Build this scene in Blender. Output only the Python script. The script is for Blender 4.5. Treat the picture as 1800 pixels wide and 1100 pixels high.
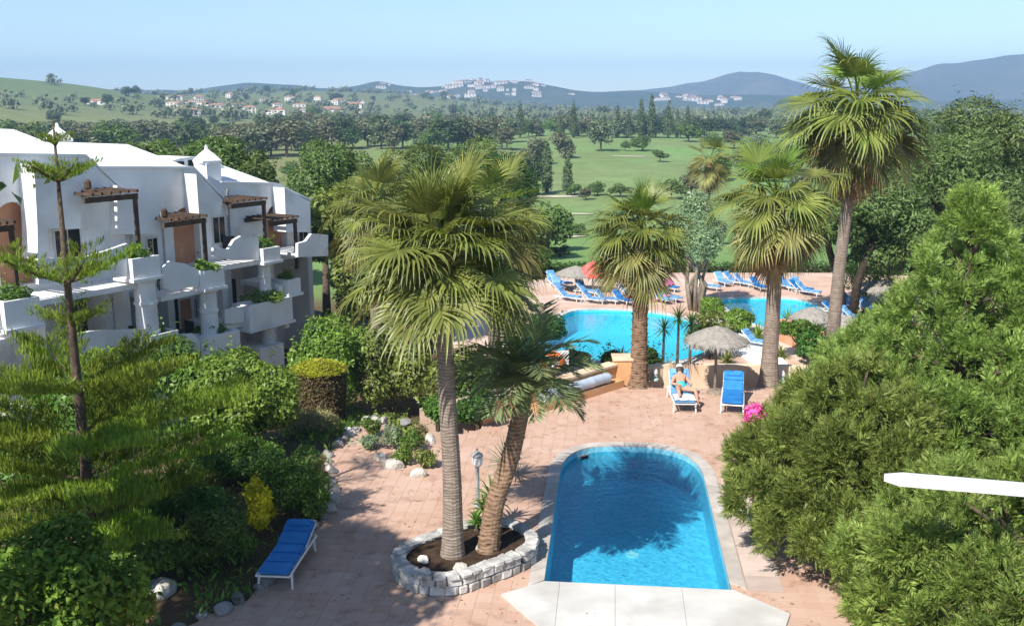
import bpy, bmesh, math, random
import numpy as np
from mathutils import Vector, Matrix
from mathutils.geometry import tessellate_polygon

for o in list(bpy.data.objects):
    bpy.data.objects.remove(o)
scene = bpy.context.scene
COL = scene.collection
R = math.radians
rng = np.random.default_rng(11)
random.seed(5)

# ------------------------------------------------------------------ camera
CAMZ = 9.0
PITCH = R(12.0)
cam = bpy.data.cameras.new('camera')
cam.lens = 35.0
cam.sensor_width = 36.0
cam.clip_start = 0.1
cam.clip_end = 12000
camo = bpy.data.objects.new('camera', cam)
camo.location = (0, 0, CAMZ)
camo.rotation_euler = (math.pi / 2 - PITCH, 0, 0)
COL.objects.link(camo)
scene.camera = camo

# ------------------------------------------------------------------ sky, sun, exposure
SUN_EL = R(46)
SUN_AZ = math.atan2(-0.6, -0.8)
world = bpy.data.worlds.new('World')
scene.world = world
world.use_nodes = True
wn = world.node_tree
bg = wn.nodes['Background']
sky = wn.nodes.new('ShaderNodeTexSky')
sky.sky_type = 'NISHITA'
sky.sun_disc = False
sky.sun_elevation = SUN_EL
sky.sun_rotation = SUN_AZ
sky.air_density = 0.75
sky.dust_density = 0.15
sky.ozone_density = 1.6
wn.links.new(sky.outputs[0], bg.inputs[0])
bg.inputs[1].default_value = 0.104
sun = bpy.data.lights.new('sun', 'SUN')
sun.energy = 4.3
sun.angle = R(0.53)
sun.color = (1.0, 0.955, 0.88)
suno = bpy.data.objects.new('sun', sun)
sd = Vector((0.6 * math.cos(SUN_EL), 0.8 * math.cos(SUN_EL), -math.sin(SUN_EL)))
suno.rotation_euler = sd.to_track_quat('-Z', 'Y').to_euler()
suno.location = (-30, -20, 60)
COL.objects.link(suno)
scene.view_settings.view_transform = 'Standard'
scene.view_settings.look = 'None'
scene.view_settings.exposure = 0.82
scene.view_settings.gamma = 1.0
scene.view_settings.use_curve_mapping = False
scene.render.engine = 'CYCLES'
scene.cycles.max_bounces = 8
scene.cycles.transparent_max_bounces = 10
scene.cycles.volume_bounces = 0

# ------------------------------------------------------------------ surveying helpers (bearing + height -> place in the world)
FPX = 1750.0
_F = np.array([0, math.cos(PITCH), -math.sin(PITCH)])
_U = np.array([0, math.sin(PITCH), math.cos(PITCH)])
_R = np.array([1.0, 0, 0])
_C = np.array([0, 0, CAMZ])

def ray(px, py):
    return _F * FPX + _R * (px - 900) + _U * (550 - py)

def G(px, py, z=0.0):
    d = ray(px, py)
    return _C + d * ((z - CAMZ) / d[2])

def G2(px, py, z=0.0):
    p = G(px, py, z)
    return (float(p[0]), float(p[1]))

def AT(px, py, y):
    d = ray(px, py)
    return _C + d * (y / d[1])

def proj(p):
    v = np.asarray(p, float) - _C
    z = v @ _F
    return 900 + FPX * (v @ _R) / z, 550 - FPX * (v @ _U) / z, z

# ------------------------------------------------------------------ node helpers
def new_mat(name):
    m = bpy.data.materials.new(name)
    m.use_nodes = True
    nt = m.node_tree
    for n in list(nt.nodes):
        nt.nodes.remove(n)
    out = nt.nodes.new('ShaderNodeOutputMaterial')
    return m, nt, out

def nd(nt, t, **kw):
    n = nt.nodes.new(t)
    for k, v in kw.items():
        setattr(n, k, v)
    return n

def noise(nt, vec, scale, detail=3.0, rough=0.55):
    n = nd(nt, 'ShaderNodeTexNoise')
    n.inputs['Scale'].default_value = scale
    n.inputs['Detail'].default_value = detail
    n.inputs['Roughness'].default_value = rough
    if vec is not None:
        nt.links.new(vec, n.inputs['Vector'])
    return n

def ramp(nt, fac, stops):
    r = nd(nt, 'ShaderNodeValToRGB')
    els = r.color_ramp.elements
    while len(els) < len(stops):
        els.new(0.5)
    for e, (p, c) in zip(els, stops):
        e.position = p
        e.color = (c[0], c[1], c[2], 1)
    nt.links.new(fac, r.inputs[0])
    return r

def mixc(nt, fac, a, b, mode='MIX'):
    m = nd(nt, 'ShaderNodeMix', data_type='RGBA', blend_type=mode)
    for sock, v in ((m.inputs[0], fac), (m.inputs[6], a), (m.inputs[7], b)):
        if isinstance(v, (int, float)):
            sock.default_value = v
        elif isinstance(v, (tuple, list)):
            sock.default_value = (v[0], v[1], v[2], 1)
        else:
            nt.links.new(v, sock)
    return m.outputs[2]

def mth(nt, op, a, b=None, clamp=False):
    m = nd(nt, 'ShaderNodeMath', operation=op)
    m.use_clamp = clamp
    for i, v in enumerate((a, b)):
        if v is None:
            continue
        if isinstance(v, (int, float)):
            m.inputs[i].default_value = v
        else:
            nt.links.new(v, m.inputs[i])
    return m.outputs[0]

def bump(nt, h, strength=0.3, dist=0.02):
    b = nd(nt, 'ShaderNodeBump')
    b.inputs['Strength'].default_value = strength
    b.inputs['Distance'].default_value = dist
    nt.links.new(h, b.inputs['Height'])
    return b.outputs[0]

def bsdf(nt, out, col, rough=0.7, spec=0.3, normal=None, metal=0.0):
    p = nd(nt, 'ShaderNodeBsdfPrincipled')
    if isinstance(col, (tuple, list)):
        p.inputs['Base Color'].default_value = (col[0], col[1], col[2], 1)
    else:
        nt.links.new(col, p.inputs['Base Color'])
    if isinstance(rough, (int, float)):
        p.inputs['Roughness'].default_value = rough
    else:
        nt.links.new(rough, p.inputs['Roughness'])
    p.inputs['Specular IOR Level'].default_value = spec
    p.inputs['Metallic'].default_value = metal
    if normal is not None:
        nt.links.new(normal, p.inputs['Normal'])
    if out is not None:
        nt.links.new(p.outputs[0], out.inputs[0])
    return p

def rough_mat(name, c1, c2, scale=3.0, rough=0.8, spec=0.25, fine=40.0, bstr=0.25, bdist=0.01, objrand=0.0, c3=None, scale3=0.7, island=0.0):
    """colour patchiness at two scales, fine relief, optional per-object or per-piece tone"""
    m, nt, out = new_mat(name)
    geo = nd(nt, 'ShaderNodeNewGeometry')
    pos = geo.outputs['Position']
    n1 = noise(nt, pos, scale, 4)
    c = ramp(nt, n1.outputs[0], [(0.32, c1), (0.68, c2)]).outputs[0]
    if c3 is not None:
        n3 = noise(nt, pos, scale3, 3)
        f = ramp(nt, n3.outputs[0], [(0.5, (0, 0, 0)), (0.68, (1, 1, 1))]).outputs[0]
        c = mixc(nt, f, c, c3)
    if objrand or island:
        if island:
            rv = geo.outputs['Random Per Island']; amt = island
        else:
            oi = nd(nt, 'ShaderNodeObjectInfo'); rv = oi.outputs['Random']; amt = objrand
        v = mth(nt, 'ADD', mth(nt, 'MULTIPLY', rv, 2 * amt), 1 - amt)
        hsv = nd(nt, 'ShaderNodeHueSaturation')
        nt.links.new(v, hsv.inputs['Value'])
        nt.links.new(c, hsv.inputs['Color'])
        c = hsv.outputs[0]
    n2 = noise(nt, pos, fine, 3)
    bsdf(nt, out, c, rough, spec, bump(nt, n2.outputs[0], bstr, bdist))
    return m

LEAF_GAIN = 1.5
def leaf_mat(name, dark, light, trans=0.35, rough=0.45, spec=0.35, dry=None, dry_from=0.7, hue=0.03, clump=1.2, tipattr=False):
    m, nt, out = new_mat(name)
    geo = nd(nt, 'ShaderNodeNewGeometry')
    oi = nd(nt, 'ShaderNodeObjectInfo')
    dark = tuple(min(.9, q * LEAF_GAIN) for q in dark); light = tuple(min(.9, q * LEAF_GAIN) for q in light)
    c = mixc(nt, geo.outputs['Random Per Island'], dark, light)
    n1 = noise(nt, geo.outputs['Position'], clump, 2)
    v = mth(nt, 'ADD', mth(nt, 'MULTIPLY', n1.outputs[0], 1.3), 0.36)
    v = mth(nt, 'MULTIPLY', v, mth(nt, 'ADD', mth(nt, 'MULTIPLY', oi.outputs['Random'], 0.35), 0.82))
    hsv = nd(nt, 'ShaderNodeHueSaturation')
    nt.links.new(v, hsv.inputs['Value'])
    nt.links.new(mth(nt, 'ADD', mth(nt, 'MULTIPLY', oi.outputs['Random'], hue), 0.5 - hue / 2), hsv.inputs['Hue'])
    nt.links.new(c, hsv.inputs['Color'])
    c = hsv.outputs[0]
    if dry is not None:
        if tipattr:
            at = nd(nt, 'ShaderNodeAttribute', attribute_name='along')
            f = ramp(nt, mth(nt, 'MULTIPLY', mth(nt, 'ADD', at.outputs['Fac'], mth(nt, 'MULTIPLY', n1.outputs[0], 0.25)), .8), [(dry_from * .8, (0, 0, 0)), (min(1.0, dry_from * .8 + 0.24), (1, 1, 1))]).outputs[0]
        else:
            f = ramp(nt, geo.outputs['Random Per Island'], [(dry_from, (0, 0, 0)), (min(1.0, dry_from + 0.06), (1, 1, 1))]).outputs[0]
        c = mixc(nt, f, c, dry)
    p = bsdf(nt, None, c, rough, spec)
    t = nd(nt, 'ShaderNodeBsdfTranslucent')
    tc = mixc(nt, 1.0, c, (1.0, 1.0, 0.45), 'MULTIPLY')
    nt.links.new(tc, t.inputs[0])
    mx = nd(nt, 'ShaderNodeMixShader')
    mx.inputs[0].default_value = trans
    nt.links.new(p.outputs[0], mx.inputs[1])
    nt.links.new(t.outputs[0], mx.inputs[2])
    nt.links.new(mx.outputs[0], out.inputs[0])
    return m

# ------------------------------------------------------------------ materials
M = {}
M['white_wall'] = rough_mat('white_render', (0.77, 0.77, 0.765), (0.85, 0.845, 0.83), 1.1, 0.85, 0.2, 25, 0.25, 0.01, c3=(0.66, 0.655, 0.63), scale3=0.6)
M['roof_white'] = rough_mat('white_roof', (0.78, 0.78, 0.76), (0.84, 0.84, 0.82), 1.5, 0.8, 0.2, 18, 0.3, 0.01)
M['terracotta_arch'] = rough_mat('terracotta_render', (0.50, 0.24, 0.14), (0.60, 0.32, 0.19), 2.0, 0.85, 0.2, 25, 0.2, 0.01)
M['dark_wood'] = rough_mat('dark_timber', (0.05, 0.032, 0.022), (0.10, 0.065, 0.043), 4.0, 0.7, 0.3, 40, 0.3, 0.008, objrand=0.2)
M['dark_glass'] = rough_mat('dark_glass', (0.015, 0.015, 0.02), (0.03, 0.03, 0.035), 2.0, 0.08, 0.5, 3, 0.02, 0.002)
M['frame_white'] = rough_mat('white_paint', (0.62, 0.62, 0.61), (0.72, 0.72, 0.71), 3, 0.45, 0.4, 30, 0.1, 0.004)
M['dark_plastic'] = rough_mat('dark_wicker', (0.015, 0.014, 0.014), (0.035, 0.032, 0.03), 6, 0.5, 0.4, 40, 0.2, 0.005)
M['salmon_wall'] = rough_mat('salmon_render', (0.72, 0.54, 0.37), (0.80, 0.62, 0.44), 1.2, 0.85, 0.2, 22, 0.3, 0.01, c3=(0.66, 0.44, 0.29), scale3=0.9)
M['orange_wall'] = rough_mat('ochre_render', (0.55, 0.29, 0.13), (0.64, 0.37, 0.19), 1.4, 0.85, 0.2, 22, 0.3, 0.01, c3=(0.60, 0.42, 0.30), scale3=1.1)
M['grout'] = rough_mat('paving_grout', (0.44, 0.31, 0.235), (0.51, 0.37, 0.29), 3, 0.95, 0.1, 30, 0.3, 0.006)
M['deck'] = rough_mat('lower_deck_paving', (0.50, 0.33, 0.25), (0.62, 0.44, 0.34), 0.9, 0.85, 0.2, 14, 0.2, 0.006, c3=(0.66, 0.54, 0.46), scale3=0.35)
M['coping'] = rough_mat('pale_coping', (0.40, 0.35, 0.31), (0.52, 0.47, 0.42), 2.5, 0.8, 0.25, 30, 0.35, 0.008, objrand=0.12)
M['apron'] = rough_mat('white_concrete', (0.50, 0.48, 0.45), (0.62, 0.60, 0.56), 1.2, 0.8, 0.25, 26, 0.3, 0.006, objrand=0.05, c3=(0.46, 0.44, 0.40), scale3=0.8)
M['border_slab'] = rough_mat('border_slab', (0.47, 0.37, 0.32), (0.57, 0.46, 0.40), 2.2, 0.85, 0.2, 26, 0.3, 0.006, objrand=0.14)
M['soil'] = rough_mat('dark_soil', (0.035, 0.022, 0.014), (0.075, 0.048, 0.032), 5, 0.95, 0.1, 28, 0.9, 0.03)
M['stone'] = rough_mat('grey_white_stone', (0.30, 0.29, 0.27), (0.62, 0.60, 0.56), 5, 0.9, 0.15, 28, 0.9, 0.02, objrand=0.22)
M['pale_rock'] = rough_mat('pale_rock', (0.40, 0.37, 0.32), (0.66, 0.62, 0.55), 3, 0.9, 0.15, 18, 0.9, 0.03, objrand=0.22)
M['grey_rock'] = rough_mat('grey_rock', (0.17, 0.16, 0.15), (0.34, 0.32, 0.30), 3, 0.9, 0.15, 18, 0.9, 0.03, objrand=0.25)
M['bark'] = rough_mat('brown_bark', (0.07, 0.05, 0.035), (0.15, 0.11, 0.08), 8, 0.9, 0.15, 30, 0.9, 0.02)
M['dark_bark'] = rough_mat('dark_bark', (0.035, 0.026, 0.02), (0.08, 0.06, 0.045), 6, 0.9, 0.15, 24, 0.9, 0.03)
M['grey_bark'] = rough_mat('grey_bark', (0.20, 0.16, 0.12), (0.32, 0.27, 0.21), 5, 0.9, 0.15, 24, 0.7, 0.02)
M['blue_fabric'] = rough_mat('blue_fabric', (0.016, 0.165, 0.46), (0.03, 0.23, 0.56), 3, 0.6, 0.35, 12, 0.35, 0.01, objrand=0.12)
M['pale_blue_fabric'] = rough_mat('faded_blue_fabric', (0.12, 0.32, 0.60), (0.20, 0.42, 0.68), 3, 0.7, 0.3, 12, 0.35, 0.01, objrand=0.12)
M['white_plastic'] = rough_mat('white_resin', (0.68, 0.67, 0.64), (0.78, 0.77, 0.75), 4, 0.4, 0.45, 20, 0.1, 0.003)
M['thatch_wood'] = M['grey_bark']
M['orange'] = rough_mat('orange_plastic', (0.70, 0.14, 0.02), (0.80, 0.19, 0.03), 4, 0.4, 0.45, 20, 0.1, 0.003)
M['red_fabric'] = rough_mat('coral_fabric', (0.72, 0.10, 0.09), (0.80, 0.19, 0.16), 2, 0.7, 0.2, 20, 0.2, 0.005)
M['pink_fabric'] = rough_mat('pink_fabric', (0.78, 0.18, 0.42), (0.85, 0.28, 0.50), 3, 0.8, 0.2, 20, 0.3, 0.01)
M['silver_cover'] = rough_mat('silver_blue_cover', (0.38, 0.45, 0.54), (0.50, 0.56, 0.64), 3, 0.35, 0.5, 9, 0.3, 0.01)
M['grey_metal'] = rough_mat('grey_metal', (0.28, 0.28, 0.28), (0.38, 0.38, 0.38), 4, 0.45, 0.5, 20, 0.1, 0.003)
M['pale_green'] = rough_mat('pale_green_plastic', (0.45, 0.60, 0.52), (0.55, 0.68, 0.60), 4, 0.4, 0.4, 20, 0.1, 0.003)
M['skin'] = rough_mat('skin', (0.52, 0.26, 0.17), (0.62, 0.34, 0.24), 6, 0.5, 0.35, 30, 0.05, 0.003)
M['teal_cloth'] = rough_mat('teal_cloth', (0.05, 0.40, 0.40), (0.08, 0.50, 0.48), 6, 0.7, 0.2, 30, 0.1, 0.003)
M['white_cloth'] = rough_mat('white_cloth', (0.72, 0.72, 0.70), (0.80, 0.80, 0.78), 6, 0.8, 0.2, 20, 0.3, 0.01)
M['hair'] = rough_mat('brown_hair', (0.05, 0.03, 0.02), (0.09, 0.055, 0.03), 12, 0.5, 0.3, 60, 0.4, 0.004)
M['house_wall'] = rough_mat('cream_house_wall', (0.66, 0.62, 0.56), (0.76, 0.72, 0.66), 0.3, 0.9, 0.1, 3, 0.1, 0.02, objrand=0.1)
M['house_roof'] = rough_mat('tile_roof', (0.36, 0.17, 0.11), (0.46, 0.25, 0.17), 0.4, 0.9, 0.1, 3, 0.1, 0.02, objrand=0.15)
M['sand'] = rough_mat('bunker_sand', (0.46, 0.42, 0.31), (0.56, 0.51, 0.39), 0.2, 0.95, 0.1, 6, 0.2, 0.02)

# palm leaves
M['fan_green'] = leaf_mat('fan_leaf_green', (0.078, 0.102, 0.020), (0.185, 0.205, 0.050), 0.3, 0.38, 0.5, dry=(0.30, 0.24, 0.10), dry_from=1.02, tipattr=True, clump=0.9)
M['fan_lime'] = leaf_mat('fan_leaf_young', (0.085, 0.14, 0.02), (0.16, 0.225, 0.04), 0.35, 0.4, 0.45, dry=(0.34, 0.32, 0.12), dry_from=0.97, tipattr=True, clump=0.9)
M['fan_olive'] = leaf_mat('fan_leaf_old', (0.105, 0.11, 0.032), (0.20, 0.19, 0.06), 0.3, 0.45, 0.4, dry=(0.36, 0.23, 0.10), dry_from=0.86, tipattr=True, clump=0.9)
M['fan_dead'] = leaf_mat('fan_leaf_dead', (0.20, 0.13, 0.07), (0.34, 0.23, 0.125), 0.15, 0.8, 0.15, clump=1.5)
M['feather_green'] = leaf_mat('feather_leaf', (0.10, 0.135, 0.055), (0.19, 0.23, 0.10), 0.3, 0.4, 0.45, dry=(0.28, 0.24, 0.10), dry_from=0.93)
M['petiole'] = rough_mat('leaf_stalk', (0.20, 0.20, 0.06), (0.30, 0.26, 0.10), 4, 0.5, 0.3, 20, 0.1, 0.003)
# broadleaf and needles
M['thuja'] = leaf_mat('thuja_spray', (0.095, 0.152, 0.03), (0.24, 0.305, 0.076), 0.38, 0.5, 0.3, dry=(0.22, 0.15, 0.06), dry_from=0.975, clump=2.4)
M['norfolk'] = leaf_mat('norfolk_needles', (0.065, 0.115, 0.012), (0.19, 0.25, 0.03), 0.35, 0.5, 0.3, clump=1.4)
M['bright_green'] = leaf_mat('bright_bush_leaf', (0.075, 0.14, 0.018), (0.175, 0.265, 0.042), 0.35, 0.45, 0.4, clump=2.0)
M['lime_tree'] = leaf_mat('lime_tree_leaf', (0.045, 0.095, 0.012), (0.155, 0.235, 0.03), 0.35, 0.6, 0.2, dry=(0.26, 0.25, 0.05), dry_from=0.93, clump=2.2)
M['mid_green'] = leaf_mat('mid_green_leaf', (0.045, 0.095, 0.014), (0.115, 0.19, 0.03), 0.3, 0.45, 0.35, clump=1.5)
M['dark_green'] = leaf_mat('dark_green_leaf', (0.022, 0.06, 0.010), (0.065, 0.13, 0.022), 0.28, 0.45, 0.35, clump=1.2)
M['olive_green'] = leaf_mat('olive_leaf', (0.085, 0.115, 0.022), (0.19, 0.215, 0.05), 0.3, 0.45, 0.35, clump=1.5)
M['olive_dark'] = leaf_mat('olive_dark_leaf', (0.05, 0.085, 0.02), (0.11, 0.15, 0.036), 0.28, 0.5, 0.3, clump=0.7)
M['pine_green'] = leaf_mat('pine_leaf', (0.05, 0.09, 0.024), (0.125, 0.175, 0.055), 0.25, 0.5, 0.3, clump=0.6)
M['yellow_leaf'] = leaf_mat('yellow_leaf', (0.38, 0.36, 0.01), (0.56, 0.50, 0.02), 0.3, 0.5, 0.3, clump=2)
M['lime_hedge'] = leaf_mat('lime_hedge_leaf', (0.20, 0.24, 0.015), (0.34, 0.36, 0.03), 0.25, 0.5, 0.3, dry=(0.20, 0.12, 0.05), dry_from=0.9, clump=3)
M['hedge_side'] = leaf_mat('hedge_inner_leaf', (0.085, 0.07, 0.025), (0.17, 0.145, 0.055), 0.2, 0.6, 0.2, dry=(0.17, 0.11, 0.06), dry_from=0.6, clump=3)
M['silver_leaf'] = leaf_mat('grey_green_leaf', (0.10, 0.15, 0.08), (0.20, 0.26, 0.14), 0.25, 0.5, 0.3, clump=1.5)
M['far_grey'] = leaf_mat('eucalyptus_leaf', (0.075, 0.088, 0.046), (0.14, 0.15, 0.085), 0.2, 0.6, 0.2, clump=0.12, hue=0.11)
M['far_dark'] = leaf_mat('far_dark_leaf', (0.028, 0.05, 0.02), (0.065, 0.095, 0.036), 0.2, 0.6, 0.2, clump=0.15)
M['far_green'] = leaf_mat('far_green_leaf', (0.045, 0.085, 0.018), (0.11, 0.16, 0.036), 0.22, 0.6, 0.2, clump=0.2)
M['far_cypress'] = leaf_mat('cypress_leaf', (0.05, 0.075, 0.028), (0.095, 0.125, 0.05), 0.2, 0.6, 0.2, clump=0.25)
M['dry_shrub'] = leaf_mat('dry_shrub_leaf', (0.15, 0.13, 0.06), (0.26, 0.23, 0.11), 0.2, 0.6, 0.2, clump=2)
M['pink_flower'] = leaf_mat('pink_petal', (0.62, 0.05, 0.30), (0.78, 0.12, 0.42), 0.3, 0.6, 0.2, clump=4)

def tile_mat():
    m, nt, out = new_mat('terracotta_tile')
    geo = nd(nt, 'ShaderNodeNewGeometry')
    sn = nd(nt, 'ShaderNodeVectorMath', operation='SNAP')
    rot = nd(nt, 'ShaderNodeVectorRotate', rotation_type='Z_AXIS')
    rot.inputs['Angle'].default_value = R(5.74)
    nt.links.new(geo.outputs['Position'], rot.inputs['Vector'])
    of = nd(nt, 'ShaderNodeVectorMath', operation='SUBTRACT'); of.inputs[1].default_value = (-1.1416, 17.594, -20)
    nt.links.new(rot.outputs[0], of.inputs[0])
    nt.links.new(of.outputs[0], sn.inputs[0])
    sn.inputs[1].default_value = (0.30, 0.30, 50)
    wnz = nd(nt, 'ShaderNodeTexWhiteNoise')
    nt.links.new(sn.outputs[0], wnz.inputs['Vector'])
    n1 = noise(nt, geo.outputs['Position'], 0.55, 4)
    f = mth(nt, 'ADD', mth(nt, 'MULTIPLY', wnz.outputs[0], 0.3), mth(nt, 'MULTIPLY', n1.outputs[0], 0.85))
    c = ramp(nt, f, [(0.2, (0.45, 0.27, 0.19)), (0.5, (0.50, 0.325, 0.24)), (0.72, (0.535, 0.365, 0.28)), (0.95, (0.57, 0.42, 0.34))]).outputs[0]
    n3 = noise(nt, geo.outputs['Position'], 2.2, 5, 0.7)
    stain = ramp(nt, n3.outputs[0], [(0.30, (0.66, 0.63, 0.60)), (0.46, (1, 1, 1))]).outputs[0]
    c = mixc(nt, 1.0, c, stain, 'MULTIPLY')
    n2 = noise(nt, geo.outputs['Position'], 30, 3)
    bsdf(nt, out, c, 0.8, 0.25, bump(nt, n2.outputs[0], 0.25, 0.004))
    return m
M['tile'] = tile_mat()

def mosaic_mat(name, a, b, rim):
    m, nt, out = new_mat(name)
    geo = nd(nt, 'ShaderNodeNewGeometry')
    rot = nd(nt, 'ShaderNodeVectorRotate', rotation_type='Z_AXIS')
    rot.inputs['Angle'].default_value = R(5.74)
    nt.links.new(geo.outputs['Position'], rot.inputs['Vector'])
    sn = nd(nt, 'ShaderNodeVectorMath', operation='SNAP')
    nt.links.new(rot.outputs[0], sn.inputs[0])
    sn.inputs[1].default_value = (0.075, 0.075, 0.075)
    wnz = nd(nt, 'ShaderNodeTexWhiteNoise')
    nt.links.new(sn.outputs[0], wnz.inputs['Vector'])
    c = mixc(nt, wnz.outputs[0], a, b)
    bsdf(nt, out, c, 0.4, 0.3)
    return m
M['mosaic'] = mosaic_mat('pool_mosaic', (0.16, 0.49, 0.62), (0.27, 0.64, 0.76), None)
M['mosaic_main'] = mosaic_mat('main_pool_mosaic', (0.06, 0.50, 0.62), (0.13, 0.64, 0.76), None)

def water_mat(name, tint, rip=5.0, rstr=0.3):
    m, nt, out = new_mat(name)
    geo = nd(nt, 'ShaderNodeNewGeometry')
    n1 = noise(nt, geo.outputs['Position'], rip, 3, 0.6)
    nrm = bump(nt, n1.outputs[0], rstr, 0.06)
    tr = nd(nt, 'ShaderNodeBsdfTransparent')
    tr.inputs[0].default_value = (*tint, 1)
    gl = nd(nt, 'ShaderNodeBsdfGlossy')
    gl.inputs['Roughness'].default_value = 0.03
    nt.links.new(nrm, gl.inputs['Normal'])
    fr = nd(nt, 'ShaderNodeFresnel')
    fr.inputs[0].default_value = 1.33
    nt.links.new(nrm, fr.inputs['Normal'])
    mx = nd(nt, 'ShaderNodeMixShader')
    nt.links.new(fr.outputs[0], mx.inputs[0])
    nt.links.new(tr.outputs[0], mx.inputs[1])
    nt.links.new(gl.outputs[0], mx.inputs[2])
    nt.links.new(mx.outputs[0], out.inputs[0])
    return m
M['water'] = water_mat('pool_water', (0.46, 0.86, 0.97))
M['water_main'] = water_mat('main_pool_water', (0.42, 0.92, 0.97), 4.0, 0.2)

def trunk_mat(name, c1, c2, bands):
    m, nt, out = new_mat(name)
    geo = nd(nt, 'ShaderNodeNewGeometry')
    n1 = noise(nt, geo.outputs['Position'], 6, 4)
    w = nd(nt, 'ShaderNodeTexWave', wave_type='BANDS', bands_direction='Z')
    w.inputs['Scale'].default_value = bands
    w.inputs['Distortion'].default_value = 7.0
    w.inputs['Detail'].default_value = 2
    nt.links.new(geo.outputs['Position'], w.inputs['Vector'])
    f = mth(nt, 'ADD', mth(nt, 'MULTIPLY', n1.outputs[0], 0.7), mth(nt, 'MULTIPLY', w.outputs[1], 0.3))
    c = ramp(nt, f, [(0.3, c1), (0.7, c2)]).outputs[0]
    n2 = noise(nt, geo.outputs['Position'], 40, 3)
    h = mth(nt, 'ADD', w.outputs[1], n2.outputs[0])
    bsdf(nt, out, c, 0.9, 0.15, bump(nt, h, 0.4, 0.015))
    return m
M['palm_trunk'] = trunk_mat('palm_trunk', (0.17, 0.13, 0.10), (0.33, 0.27, 0.22), 5)
M['palm_trunk_brown'] = trunk_mat('palm_trunk_brown', (0.15, 0.09, 0.055), (0.30, 0.20, 0.13), 4)
M['thatch'] = trunk_mat('thatch', (0.22, 0.20, 0.17), (0.38, 0.35, 0.31), 9)

def attr_ground():
    m, nt, out = new_mat('ground_cover')
    geo = nd(nt, 'ShaderNodeNewGeometry')
    at = nd(nt, 'ShaderNodeAttribute', attribute_name='cover')
    n1 = noise(nt, geo.outputs['Position'], 0.05, 5, 0.65)
    n2 = noise(nt, geo.outputs['Position'], 0.9, 5, 0.7)
    n4 = noise(nt, geo.outputs['Position'], 0.16, 4, 0.75)
    v = mth(nt, 'ADD', mth(nt, 'MULTIPLY', n1.outputs[0], 0.6), mth(nt, 'MULTIPLY', n2.outputs[0], 0.55))
    v = mth(nt, 'ADD', v, mth(nt, 'MULTIPLY', n4.outputs[0], 0.8))
    v = mth(nt, 'ADD', v, 0.02)
    hsv = nd(nt, 'ShaderNodeHueSaturation')
    nt.links.new(v, hsv.inputs['Value'])
    nt.links.new(mth(nt, 'ADD', mth(nt, 'MULTIPLY', n1.outputs[0], 0.05), 0.475), hsv.inputs['Hue'])
    nt.links.new(at.outputs['Color'], hsv.inputs['Color'])
    n3 = noise(nt, geo.outputs['Position'], 6, 3)
    bsdf(nt, out, hsv.outputs[0], 0.95, 0.1, bump(nt, n3.outputs[0], 0.5, 0.05))
    return m
M['ground'] = attr_ground()

def hill_mat(name, c1, c2, c3, s):
    m, nt, out = new_mat(name)
    geo = nd(nt, 'ShaderNodeNewGeometry')
    n1 = noise(nt, geo.outputs['Position'], s, 6, 0.7)
    n2 = noise(nt, geo.outputs['Position'], s * 7, 4, 0.7)
    f = mth(nt, 'ADD', mth(nt, 'MULTIPLY', n1.outputs[0], 0.6), mth(nt, 'MULTIPLY', n2.outputs[0], 0.4))
    c = ramp(nt, f, [(0.35, c1), (0.52, c2), (0.7, c3)]).outputs[0]
    bsdf(nt, out, c, 0.95, 0.05, bump(nt, n2.outputs[0], 0.8, 6))
    return m
M['hill'] = hill_mat('scrub_hill', (0.03, 0.045, 0.025), (0.06, 0.075, 0.04), (0.14, 0.12, 0.08), 0.006)
M['mountain'] = hill_mat('bare_mountain', (0.05, 0.055, 0.04), (0.10, 0.09, 0.07), (0.19, 0.145, 0.115), 0.004)

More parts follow.
